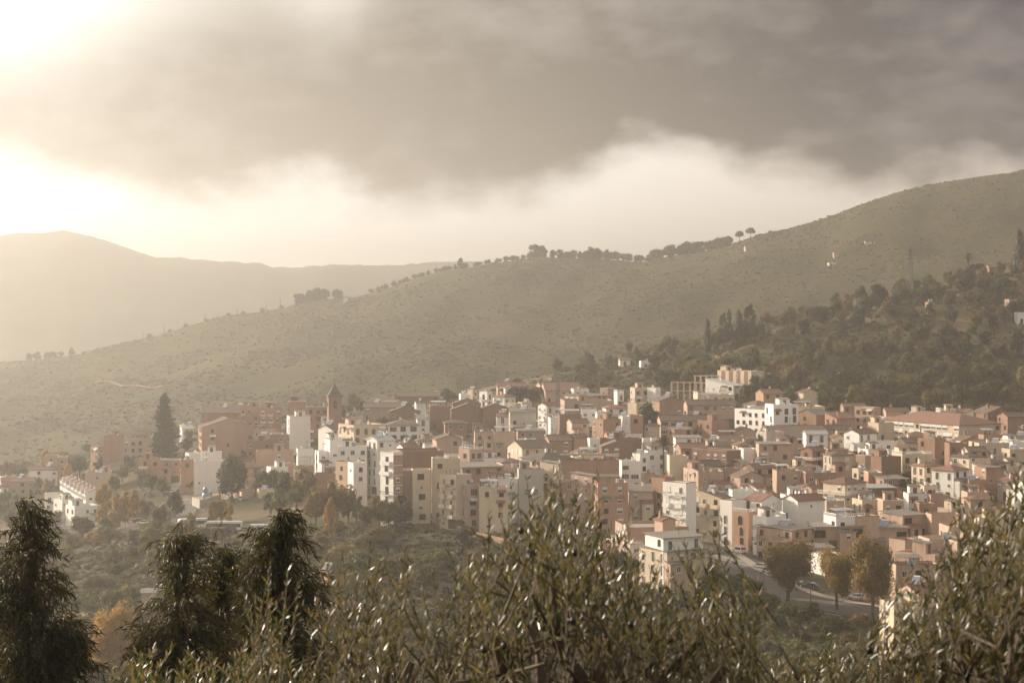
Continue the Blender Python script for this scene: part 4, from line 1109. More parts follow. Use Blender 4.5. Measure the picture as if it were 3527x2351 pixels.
for key, kind, mat, n, sz, cnt in (('green', 'round', 'fgreen', 2400, .034, 3), ('olive', 'round', 'folive', 2200, .034, 3), ('dark', 'oval', 'fdark', 2400, .032, 2), ('gold', 'poplar', 'fgold', 2600, .028, 2),
        ('yellow', 'round', 'fyel', 2400, .034, 2), ('pale', 'round', 'fgold', 9000, .020, 1), ('rust', 'round', 'fred', 2000, .034, 2), ('cypress', 'column', 'fdark', 3400, .022, 2), ('conifer', 'conifer', 'fdark', 4200, .026, 2),
        ('umbrella', 'umbrella', 'fdark', 2600, .030, 2), ('bushg', 'bush', 'fgreen', 1300, .05, 3), ('busho', 'bush', 'folive', 1300, .05, 3), ('bushr', 'bush', 'fred', 1200, .05, 1), ('plane', 'round', 'fplane', 12000, .019, 3), ('bushy', 'bush', 'fyel', 1200, .05, 1)):
    CR[key] = [crown_mesh('crown', kind, 100+hash(key) % 7 * 0 + i*13 + len(key)*7 + n % 17, M[mat], n, sz) for i in range(cnt)]
CR['bare'] = [bare_mesh('crown', 3, M['fbare']), bare_mesh('crown', 8, M['fbare'])]
NM = dict(green=('broadleaf_tree', 'tree'), olive=('olive_tree', 'tree'), dark=('evergreen_tree', 'tree'), gold=('poplar_tree', 'poplar'), yellow=('broadleaf_tree', 'tree'), pale=('broadleaf_tree', 'tree'), rust=('broadleaf_tree', 'tree'), cypress=('cypress_tree', 'cypress'),
          conifer=('conifer_tree', 'conifer'), umbrella=('stone_pine', 'pine'), bushg=('bush', 'bush'), busho=('bush', 'bush'), bushr=('bush', 'bush'), bushy=('bush', 'bush'), plane=('plane_tree', 'plane tree'), bare=('bare_tree', 'bare tree'))
TL = dict(green='round green tree', olive='grey-green rounded tree', dark='dark dense evergreen', gold='golden upright poplar', yellow='yellow-green leafy tree', pale='pale golden leafy tree', rust='rusty autumn tree', cypress='slim black-green cypress', conifer='jagged dark conifer',
          umbrella='dark spreading pine', bushg='green bush', busho='grey-green bush', bushr='rusty bush', bushy='yellowish bush', plane='big plane tree', bare='leafless grey tree')
TREES = []
def tree(key, x, y, h, w=None, rs=None, label=None, group=None, sink=.0):
    rs = rs or random; z = zg(x, y); w = w or h*.85; nm, cat = NM[key]
    root = empty(nm, (x, y, z), rs.uniform(0, 6.28)); t0 = {'cypress': .06, 'conifer': .05, 'bushg': 0, 'busho': 0, 'bushr': 0, 'bushy': 0, 'gold': .10, 'umbrella': .05, 'bare': 0}.get(key, .0 if y > 1900 else .10)*h
    c = link('crown', rs.choice(CR[key]), root, (0, 0, t0 - sink*h), 0, (w, w*rs.uniform(.85, 1.1), h - t0))
    if key not in ('bare', 'bushg', 'busho', 'bushr', 'bushy'): link('trunk', rs.choice(TRK), root, (0, 0, 0), 0, (w if key not in ('cypress', 'gold', 'conifer') else w*.7, w if key not in ('cypress', 'gold', 'conifer') else w*.7, h))
    root['mid'] = h*.5; TREES.append((x, y, w*.5, h))
    tag(root, TL[key], cat, group or 'trees and bushes of the valley and town', label); return root
def at(key, u, vtop, h, Y=None, w=None, label=None, **k):
    Y = Y or find_y(u, vtop, h, 385, 1130); return tree(key, ux(u, Y), Y, h, w, random, label, **k)
T_ = at
# the tall pine with tiers of upswept branches
def norfolk():
    Y = 885; u = 566; h = (row(u, Y) - 1351)/F*Y; root = empty('norfolk_pine', (ux(u, Y), Y, zg(ux(u, Y), Y))); root['mid'] = h*.5
    b = MB(); b.tube((0,0,-1), (0,0,h*.99), .45, .05, M['bark'], 8); b.build('trunk', root)
    r = np.random.default_rng(4); C_, D_ = [], []
    tiers = 31
    for i in range(tiers):
        z = h*(.06 + .93*(i/tiers)**.92); R_ = 7.6*(1-(z/h))**.66 + .3; R_ *= r.uniform(.86, 1.08)
        for j in range(15):
            a = j/15*6.283 + i*.4 + r.uniform(-.15, .15); R_ *= r.uniform(.84, 1.12); n = int(15*R_)
            t = np.linspace(.08, 1, n); up = .22*R_*t**2 - .16*R_*t; 
            x = np.cos(a)*R_*t; y = np.sin(a)*R_*t; c = np.stack([x, y, z+up+r.normal()*.22], 1)
            for s in (-1, 1):
                off = np.stack([-np.sin(a)*s*np.ones(n), np.cos(a)*s*np.ones(n), .25*np.ones(n)], 1)*(.55*(1-t*.5))[:, None]*r.uniform(.3, 1.2, (n, 1))
                C_.append(c + off); D_.append(np.tile([0, 0, 1.], (n, 1)))
    c = np.concatenate(C_); d = np.concatenate(D_); v, f = leaf_quads(c, d, np.full(len(c), .46), r, .5)
    link('crown', npmesh('crown', v, f, [M['fdark']]), root)
    tag(root, None, 'Norfolk pine'.lower(), None, 'very tall tiered dark Norfolk pine standing over the orange houses')
norfolk()
def palm(u, vtop, Y, hf, label, fr=2.2):
    x = ux(u, Y); z0 = zg(x, Y); h = (CV - vtop)/F*Y - z0 - fr*.35; root = empty('palm_tree', (x, Y, z0)); b = MB(); p = Vector((0,0,-.5))
    for i in range(8): q = Vector((math.sin(i*.5)*.08, .0, h*(i+1)/8)); b.tube(p, q, .30-.008*i, .29-.008*i, M['bark'], 8); p = q
    b.build('trunk', root); r = random.Random(int(u)); V, Fa = [], []
    for i in range(64):
        a = r.uniform(0, 6.28); e = r.uniform(-1.1, 1.35); L_ = fr*r.uniform(.8, 1.1); n = 7; prev = None
        for k in range(n+1):
            t = k/n; drop = -.45*t*t*L_
            c = Vector((math.cos(a)*math.cos(e)*L_*t, math.sin(a)*math.cos(e)*L_*t, h + math.sin(e)*L_*t + drop)); side = Vector((-math.sin(a), math.cos(a), 0))*(.36*math.sin(math.pi*min(1, t*.85+.12)))
            V += [c - side - Vector((0,0,.12)), c, c + side - Vector((0,0,.12))]
            m = len(V)
            if k: Fa += [(m-6, m-5, m-2, m-3), (m-5, m-4, m-1, m-2)]
    link('crown', npmesh('crown', [tuple(v) for v in V], Fa, [M['fgreen']]), root); root['mid'] = h; tag(root, None, 'palm', None, label)
palm(2285, 1500, 690, 0, 'tall palm with a shaggy round crown rising among the town roofs', 2.6)
palm(3335, 873, 1045, 0, 'slender fan palm standing alone on the crest of the wooded hill', 2.9)
# cypress group on the spur
at('cypress', 2437, 1040, 16.5, 1000, 6.0, 'single slim cypress standing apart at the left end of its row')
at('conifer', 2492, 1040, 17.5, 1003, 13, 'jagged dark conifer next to the lone cypress')
at('conifer', 2512, 1044, 16, 1020, 8, 'narrow-topped dark conifer leaning on its wider neighbour')
at('cypress', 2545, 1038, 17, 1004, 8, 'dark cypress squeezed in the middle of the conifer row')
at('conifer', 2583, 1022, 19, 1003, 17, 'tallest widest dark conifer at the right end of its row')
for u, v in ((2470, 1105), (2525, 1095), (2555, 1095), (2620, 1100)): at('dark', u, v, 8, 1008, 8)
at('olive', 2725, 1060, 9, 1035, 9)
at('umbrella', 2402, 1165, 8.5, 965, 16, 'broad dark spreading tree alone below the cypress row')
at('cypress', 3512, 880, 22, 1040, 9, 'very tall dark cypress cut by the right edge of the hill')
# landmark trees in and before the town
at('dark', 800, 1515, 17, 735, 15, 'huge dark round-topped tree before the pale blank block')
at('dark', 900, 1580, 9, 745, 12); at('dark', 945, 1590, 8, 750, 10); at('green', 975, 1600, 8, 745, 10)
at('dark', 2235, 1405, 13, 800, 13, 'dark conical evergreen rising beside a tan hall with tiled roof'); at('olive', 2400, 1455, 9, 775, 10)
at('yellow', 1500, 1455, 9, 765, 14, 'golden-green tree spilling over the roofs beside the dark hipped house'); at('gold', 1560, 1452, 8, 770, 10)
at('dark', 2240, 1605, 7, 655, 9); at('dark', 2215, 1650, 7, 640, 8); at('dark', 3160, 1612, 9, 650, 12, 'dark leafy tree beside the white villas'); at('dark', 3110, 1650, 6, 640, 7)
at('green', 2625, 1470, 8, 740, 6, 'pale wispy tree against the long white building')
for u, v, k in ((1800, 1345, 'dark'), (1770, 1320, 'dark'), (1850, 1300, 'olive'), (1900, 1320, 'olive')): at(k, u, v, 8, 925, 9)
for u, v, h, w, k in ((2712, 1832, 15.5, 15, 'plane'), (2885, 1862, 14.5, 12.5, 'plane'), (3010, 1836, 15.5, 14.5, 'plane')):
    Y = {2712: 490, 2885: 478, 3010: 471}[u]; root = at(k, u, v, row(u, Y)/F*Y*0 + (row(u, Y)-v)/F*Y, Y, w, {2712: 'leftmost big plane tree with a gold top, over the parked cars', 2885: 'narrower middle plane tree of the three along the road', 3010: 'rightmost big plane tree, its peak turning orange'}[u], group='plane trees along the road')
at('green', 2650, 2040, 5, 478, 8); at('bushg', 2480, 2020, 6, 490, 10); at('green', 2720, 2062, 5.5, 466, 8); at('bushg', 2600, 2040, 5, 482, 9); at('green', 2790, 2070, 6, 462, 8); at('bushg', 2860, 2085, 5, 458, 9); at('green', 2540, 2000, 6.5, 492, 9); at('green', 2600, 2010, 6, 488, 8); at('dark', 2400, 1975, 9, 500, 10); at('dark', 2440, 1990, 8, 495, 9); at('green', 2350, 2010, 7, 495, 8)
at('green', 2600, 1905, 3.8, 552, 3.2, 'small clipped street tree on the pavement before the balconies'); at('dark', 2380, 1800, 5, 600, 4.5); at('dark', 2430, 1835, 5, 585, 4.8); at('dark', 2480, 1855, 4, 575, 4)
at('dark', 2172, 1757, 5.5, 600, 5.2, 'round dark street tree against the cream wall'); at('dark', 2245, 1755, 6, 590, 7.5); at('yellow', 2060, 1770, 10, 545, 9, 'tall yellowing tree in front of the cream building'); at('green', 2030, 1830, 10, 530, 9)
at('dark', 1430, 1690, 7, 690, 8); at('dark', 1240, 1670, 8, 690, 8)
for u, v, h, k in ((362, 1670, 12, 'gold'), (398, 1715, 10, 'gold'), (345, 1690, 11, 'gold'), (432, 1695, 11, 'gold'), (462, 1690, 10, 'gold'), (505, 1720, 8, 'rust'), (545, 1735, 9, 'rust'), (580, 1725, 9, 'bare'), (600, 1700, 9, 'dark'),
        (1120, 1655, 14, 'rust'), (1160, 1660, 13, 'yellow'), (1085, 1690, 12, 'rust'), (1140, 1720, 10, 'gold'), (1200, 1680, 11, 'rust'), (1260, 1705, 10, 'bare'), (1310, 1710, 10, 'rust'), (1340, 1720, 9, 'yellow'), (1370, 1710, 9, 'dark'), (1395, 1730, 8, 'rust'),
        (1050, 1610, 13, 'rust'), (1020, 1660, 10, 'green'), (985, 1640, 10, 'dark'), (960, 1690, 9, 'green'), (930, 1700, 7, 'dark'), (1230, 1730, 7, 'olive'),
        (735, 1730, 8, 'gold'), (760, 1725, 8, 'yellow'), (790, 1740, 7, 'gold'), (520, 1630, 9, 'green'), (490, 1625, 8, 'dark'), (560, 1645, 8, 'green'), (655, 1655, 5, 'yellow'), (470, 1545, 7, 'green'), (500, 1550, 6, 'dark'), (420, 1600, 8, 'green'), (445, 1570, 7, 'olive'), (395, 1640, 8, 'green'), (650, 1480, 7, 'yellow'), (640, 1510, 8, 'green'),
        (250, 1565, 11, 'yellow'), (235, 1600, 9, 'gold'), (275, 1570, 10, 'green'), (155, 1555, 10, 'gold'), (340, 1585, 7, 'dark'), (130, 1640, 8, 'yellow'), (30, 1590, 9, 'rust'), (70, 1595, 9, 'olive'), (0, 1600, 9, 'olive'),
        (20, 1690, 10, 'olive'), (60, 1700, 10, 'green'), (100, 1720, 9, 'olive'), (140, 1740, 9, 'green'), (190, 1760, 7, 'olive'), (0, 1730, 9, 'green'), (40, 1750, 10, 'olive'), (90, 1770, 8, 'green'), (-30, 1700, 10, 'green')):
    h *= 1.2 if k == 'gold' else 1.05; v -= 8
    at(k, u, v, h, None, h*(.42 if k == 'gold' else .85) + (1.5 if k == 'gold' else 0))
tY = 430
at('pale', 385, 2060, (row(385, tY)-2060)/F*tY, tY, 13, 'pale golden tree standing low in the valley between the eucalyptus trees'); at('pale', 345, 2150, 9, 425, 9, 'lower pale golden tree cut by the bottom edge of the valley gap'); at('yellow', 425, 2130, 8, 420, 8)

# wooded hill to the right of the town, ridge trees and valley scrub: one object per tree
rs = random.Random(21)
def near_house(x, y, pad=1.): return any((px-x)**2+(py-y)**2 < (rad+pad)**2 for px, py, rad, _ in FOOT)
def crowded(x, y, d): return any((a-x)**2+(b-y)**2 < ((c+d)*.50)**2 for a, b, c, _ in TREES)
def scatter(n, uf, yf, ok, keys, hf, lim=1e9, tries=40):
    c = 0
    for _ in range(n*tries):
        if c >= n: return
        u, y = uf(), yf(); x = ux(u, y)
        if not ok(u, y) or near_house(x, y): continue
        h = hf(u, y); 
        if crowded(x, y, h*.42): continue
        k = rs.choice(keys(u, y)); 
        if k.startswith('bush'): h *= .75; tree(k, x, y, h, h*rs.uniform(1.2, 1.7), rs)
        else: tree(k, x, y, h, h*rs.uniform(.75, 1.1), rs)
        c += 1
def back(u): return 862 if u > 2500 else 905 - (u-1900)*.02
spur = lambda u, y: not (2180 < u < 2640 and 985 < y < 1060 and rs.random() < .85)
scatter(285, lambda: rs.uniform(2250, 3640), lambda: rs.uniform(850, 1056), lambda u, y: y > back(u) + (14 if u < 2700 else -10) and spur(u, y) and not (2390 < u < 2640 and y > 945) and y < 1056,
        lambda u, y: ['green', 'green', 'olive', 'green', 'yellow', 'rust', 'bare', 'bushg', 'dark', 'green', 'olive', 'olive', 'dark'] if y < 960 else ['olive', 'dark', 'green', 'dark', 'bushg', 'busho', 'bare', 'rust'], lambda u, y: rs.uniform(8, 12.5) if y < 950 else rs.uniform(6.5, 10.5))
scatter(30, lambda: rs.uniform(1880, 2330), lambda: rs.uniform(925, 1045), lambda u, y: True, lambda u, y: ['green', 'dark', 'olive', 'bushg'], lambda u, y: rs.uniform(5, 8))
# valley slopes in front of the town
def road_free(u, y):
    v = row(u, y)
    if 2400 < u < 3527 and 1905 + (u-2480)*.30 < v < 2075 + (u-2700)*.22 + 20: return False
    if 150 < u < 1000 and 1782 < v < 1842: return False
    if 560 < u < 700 and 1640 < v < 1800: return False
    if 700 < u < 900 and 1690 < v < 1745: return False
    if 1340 < u < 1470 and 1755 < v < 1812: return False
    if 1930 < u < 2030 and 1780 < v < 1850: return False
    return True
scatter(215, lambda: rs.uniform(-60, 1500), lambda: rs.uniform(400, 720), lambda u, y: road_free(u, y) and row(u, y) > 1790 + (u-900)*.0 and (row(u, y) > 1815),
        lambda u, y: ['bushg', 'busho', 'busho', 'olive', 'green', 'bushr', 'bushy', 'yellow'], lambda u, y: rs.uniform(5.5, 10))
scatter(70, lambda: rs.uniform(1450, 2350), lambda: rs.uniform(405, 560), lambda u, y: road_free(u, y) and row(u, y) > 1850,
        lambda u, y: ['bushg', 'busho', 'bushg', 'olive', 'dark', 'bushr'], lambda u, y: rs.uniform(5, 9))
scatter(60, lambda: rs.uniform(2350, 3527), lambda: rs.uniform(398, 480), lambda u, y: road_free(u, y) and row(u, y) > 2085, lambda u, y: ['bushg', 'busho', 'bushr', 'dark'], lambda u, y: rs.uniform(3, 5.5))
scatter(60, lambda: rs.uniform(-50, 1900), lambda: rs.uniform(850, 1120), lambda u, y: True, lambda u, y: ['green', 'olive', 'dark', 'bushg', 'rust'], lambda u, y: rs.uniform(5, 8))
# ridge trees of the far hill, seen against the sky
for (u0, u1, n, hm, key) in ((1022, 1130, 9, 13, 'dark'), (1148, 1175, 2, 10, 'dark'), (1270, 1560, 16, 6, 'green'), (1572, 1585, 1, 13, 'conifer'), (1600, 1830, 12, 6.5, 'green'), (1838, 1880, 3, 13.5, 'dark'), (1890, 2010, 9, 9, 'dark'), (2020, 2090, 6, 12, 'dark'), (2100, 2240, 7, 10, 'green'),
                         (2260, 2330, 5, 12, 'green'), (2330, 2420, 7, 13, 'dark'), (2430, 2520, 7, 10, 'dark'), (90, 260, 6, 9, 'green'), (480, 1010, 8, 5, 'busho')):
    for i in range(n):
        u = u0 + (u1-u0)*(i+.5)/n + rs.uniform(-8, 8); Y = rs.uniform(1985, 2006); h = hm*rs.uniform(.75, 1.15)
        tree(key, ux(u, Y), Y, h, h*rs.uniform(1.0, 1.35), rs, group='trees along the far ridge', sink=.10)
for u in (2548, 2585): tree('umbrella', ux(u, 1990), 1990, 13, 10, rs, group='trees along the far ridge', sink=.10)
print('trees', len(TREES))
# ---- stuff: scrub on the far hillside and low growth between the trees
def clumps(name, pts, hs, mat, kind='stuff', flat=.8, smooth=False):
    r = np.random.default_rng(9); iv, iff = ICO1; n = len(pts); pts = np.array(pts); hs = np.array(hs)
    d = 1 + r.normal(size=(n, len(iv)))*.18
    v = iv[None]*d[:, :, None]*hs[:, None, None]*np.array([1, 1, flat])[None, None] + pts[:, None, :]
    f = iff[None] + (np.arange(n)*len(iv))[:, None, None]
    o = link(name, npmesh(name, v.reshape(-1, 3), f.reshape(-1, 3), [mat], smooth)); o['kind'] = kind; return o
P, H_ = [], []
r2 = np.random.default_rng(77)
dens = lambda x, y: fbm(np.array([x]), np.array([y]), 160, 31, 3)[0]
for _ in range(34000):
    u = r2.uniform(-150, 3700); y = r2.uniform(1190, 2000)
    x = ux(u, y)
    if dens(x, y) < r2.uniform(-.7, .5): continue
    s = r2.uniform(.6, 1.6)*(1.6 if r2.random() < .06 else 1); P.append((x, y, zg(x, y)+s*.3)); H_.append(s)
clumps('hillside_scrub', P, H_, M['fscrub'], smooth=True, flat=.42)
P, H_ = [], []
for _ in range(22000):
    if r2.random() < .65: u = r2.uniform(-100, 3600); y = r2.uniform(395, 740 if u < 2400 else 490); ok = row(u, y) > 1815 and road_free(u, y)
    elif r2.random() < .72: u = r2.uniform(1900, 3650); y = r2.uniform(845, 1070); ok = y > back(u) - 14
    else: u = r2.uniform(-100, 2200); y = r2.uniform(800, 1150); ok = True
    x = ux(u, y)
    if not ok or dens(x*3, y*3) < r2.uniform(-.9, .3) or near_house(x, y, .5): continue
    s = r2.uniform(.35, 1.15); P.append((x, y, zg(x, y)+s*.25)); H_.append(s*1.5)
clumps('undergrowth', P, H_, M['folive'], flat=.7)
# loose leafy low growth over the same slopes
P_ = np.array(P); S_ = np.array(H_); rr3 = np.random.default_rng(5); w_ = rr3.integers(0, len(P_), 90000)
d_ = rr3.normal(size=(90000, 3)); d_ /= np.linalg.norm(d_, axis=1)[:, None]; d_[:, 2] = abs(d_[:, 2])*.8
lv, lf = leaf_quads(P_[w_] + d_*(S_[w_]*rr3.uniform(.8, 1.7, 90000))[:, None], d_, np.full(90000, .26), rr3)
o = link('shrub_foliage', npmesh('shrub_foliage', lv, lf, [M['fgreen']])); o['kind'] = 'stuff'

# ---------------------------------------------------------------- roads, tracks, walls
def draped(name, pts, width, mat, lift=.18, kind='structure', step=3.):
    "a strip along points given as (column, depth), laid over the ground with level cross-sections"
    P_ = [Vector((ux(u, y), y, 0)) for u, y in pts]; C_ = []
    for a, c in zip(P_, P_[1:]):
        n = max(1, int((c-a).length/step)); C_ += [a.lerp(c, i/n) for i in range(n)]
    C_.append(P_[-1]); V, Fa = [], []
    for i, p in enumerate(C_):
        d = (C_[min(i+1, len(C_)-1)] - C_[max(i-1, 0)]).normalized(); n_ = Vector((d.y, -d.x, 0)); K = 5
        for k in range(K):
            q = p + n_*width*(k/(K-1)-.5); V.append((q.x, q.y, zg(q.x, q.y)+lift))
        if i:
            for k in range(K-1): m = len(V)-2*K+k; Fa.append((m, m+1, m+K+1, m+K))
    o = link(name, npmesh(name, V, [f[::-1] for f in Fa], [mat])); 
    if kind: o['kind'] = kind
    return o, C_
yv = lambda u, v: find_y(u, v, 0, 385, 1120)
rd = [(2395, 640), (2440, 600), (2490, 565), (2530, 540), (2600, 517), (2700, 500), (2800, 488), (2950, 477), (3150, 466), (3400, 456), (3600, 450)]
draped('street', rd, 12.5, M['asphalt'])
draped('left_pavement', [(u+14, y+9) for u, y in rd[1:]], 2.6, M['conc'], .32)
draped('valley_road', [(u, yv(u, v)) for u, v in ((60, 1812), (180, 1806), (420, 1812), (520, 1814), (640, 1822), (760, 1838), (880, 1842), (980, 1850), (1060, 1905))], 9, M['asphalt'])
draped('hill_road', [(560, 850), (600, 800), (630, 760), (640, 725), (628, 700), (640, 690)], 8, M['asphalt'], .22)
draped('car_park', [(700, 772), (780, 756), (860, 762), (930, 770)], 26, M['dirt'], .22)
draped('track', [(u, yv(u, v)) for u, v in ((1030, 1905), (1080, 1960), (1110, 2010), (1090, 2060), (1120, 2120), (1100, 2200))], 6.5, M['dirt'], .2)
draped('lower_track', [(u, yv(u, v)) for u, v in ((1110, 2005), (1250, 1990), (1400, 2010), (1520, 2040), (1700, 2060))], 5, M['dirt'], .2)
draped('parking_strip', [(1350, 655), (1400, 640), (1470, 628), (1600, 604)], 12, M['dirt'], .2)
draped('side_street', [(1930, 630), (1960, 600), (1985, 575), (2030, 560), (2100, 552)], 12, M['asphalt'], .2)
draped('hillside_track', [(240, 1700), (330, 1660), (520, 1560), (560, 1540)], 3, M['dirt'], 1.2, step=14)
draped('terrace_path', [(2240, 1018), (2340, 1030), (2440, 1038), (2520, 1036)], 3.4, M['dirt'], .3)
draped('bank', [(2460, 985), (2540, 992), (2600, 995)], 5, M['dirt'], .3)
# zebra crossing and road marks
p0 = Vector((ux(2452, 548), 548, 0)); p1 = Vector((ux(2592, 531), 531, 0)); dv = (p1-p0).normalized(); nv = Vector((-dv.y, dv.x, 0)); b = MB()
lz = lambda q: Vector((q.x, q.y, zg(q.x, q.y)+.235))
for i in range(10):
    c = p0.lerp(p1, (i+.5)/10); q = [c - dv*.32 - nv*2.6, c + dv*.32 - nv*2.6, c + dv*.32 + nv*2.6, c - dv*.32 + nv*2.6]; b.prism([lz(v) for v in q], [lz(v)+Vector((0,0,.01)) for v in q], M['paintw'])
o = b.build('zebra_crossing'); o['kind'] = 'structure'
b = MB()
for i in range(16):
    q0 = Vector((ux(3000, 478)-40+i*2.6, 478+6-i*.4, 0))
o, _ = draped('edge_line', [(2760, 481), (2830, 475), (2900, 471)], .25, M['paintw'], .26)
# walls and fences
def wall_run(name, pts, h, th_, mat, cat, label, drop=1.2, group=None):
    b = MB(); P_ = [(ux(u, y), y) for u, y in pts]; x0, y0 = P_[0]; z0 = zg(x0, y0)
    for (ax, ay), (bx, by) in zip(P_, P_[1:]):
        n = max(1, int(math.hypot(bx-ax, by-ay)/4)); L_ = math.hypot(bx-ax, by-ay); nx, ny = -(by-ay)/L_*th_/2, (bx-ax)/L_*th_/2
        for i in range(n):
            a, c = i/n, (i+1)/n; sx, sy, ex, ey = ax+(bx-ax)*a, ay+(by-ay)*a, ax+(bx-ax)*c, ay+(by-ay)*c; za, zc = zg(sx, sy)-z0, zg(ex, ey)-z0
            lo = [(sx-x0-nx, sy-y0-ny, za-drop), (ex-x0-nx, ey-y0-ny, zc-drop), (ex-x0+nx, ey-y0+ny, zc-drop), (sx-x0+nx, sy-y0+ny, za-drop)]
            b.prism(lo, [(p[0], p[1], (za if k in (0, 3) else zc)+h) for k, p in enumerate(lo)], mat)
    o = b.build(name, None, (x0, y0, z0)); tag(o, None, cat, group, label); return o
wall_run('retaining_wall', [(664, 742), (690, 728), (760, 738)], 3.2, .6, M['g'], 'retaining wall', 'pale retaining wall under the metal sculpture terrace', 4)
wall_run('stone_wall', [(u, yv(u, v)) for u, v in ((1290, 2000), (1380, 2004), (1440, 2015))], 2.4, .5, M['stone'], 'wall', 'rubble stone wall painted with faded graffiti in the valley')
wall_run('garden_wall', [(2010, 590), (2140, 562), (2260, 556)], 2.2, .3, M['w'], 'wall', 'white garden wall with railings before the cream building')
wall_run('apartment_base_wall', [(1500, 612), (1620, 588), (1760, 572)], 1.6, .4, M['o'], 'wall', 'low brown wall along the foot of the balcony blocks', 3)
wall_run('terrace_wall', [(2700, 448), (2900, 444), (3040, 440)], .9, .4, M['stone'], 'wall', 'low terrace wall across the brown slope near the lone gatepost')
def guard(pts, label):
    P_ = [Vector((ux(u, y), y, zg(ux(u, y), y)+.2)) for u, y in pts]; o = P_[0].copy(); root = empty('guard_rail', o); b = MB(); pb = []
    for a, c in zip(P_, P_[1:]):
        n = max(1, int((c-a).length/2.5))
        for i in range(n):
            q = a.lerp(c, i/n)-o; w = a.lerp(c, (i+1)/n)-o
            for z in (.55, 1.05): b.tube(q+Vector((0,0,z)), w+Vector((0,0,z)), .04, .04, M['steel'], 4)
            pb.append(q)
    b.build('rail', root)
    for q in pb[:90]: c = MB(); c.tube(q+Vector((0,0,-.5)), q+Vector((0,0,1.15)), .05, .05, M['steel'], 4); c.build('rail_post', root)
    tag(root, None, 'guard rail', None, label)
guard([(2560, 510), (2640, 498), (2740, 486), (2860, 476), (3000, 468), (3150, 461)], 'low steel guard rail along the valley side of the street')
guard([(690, 727), (725, 731), (765, 736)], 'grey railing round the edge of the sculpture terrace')

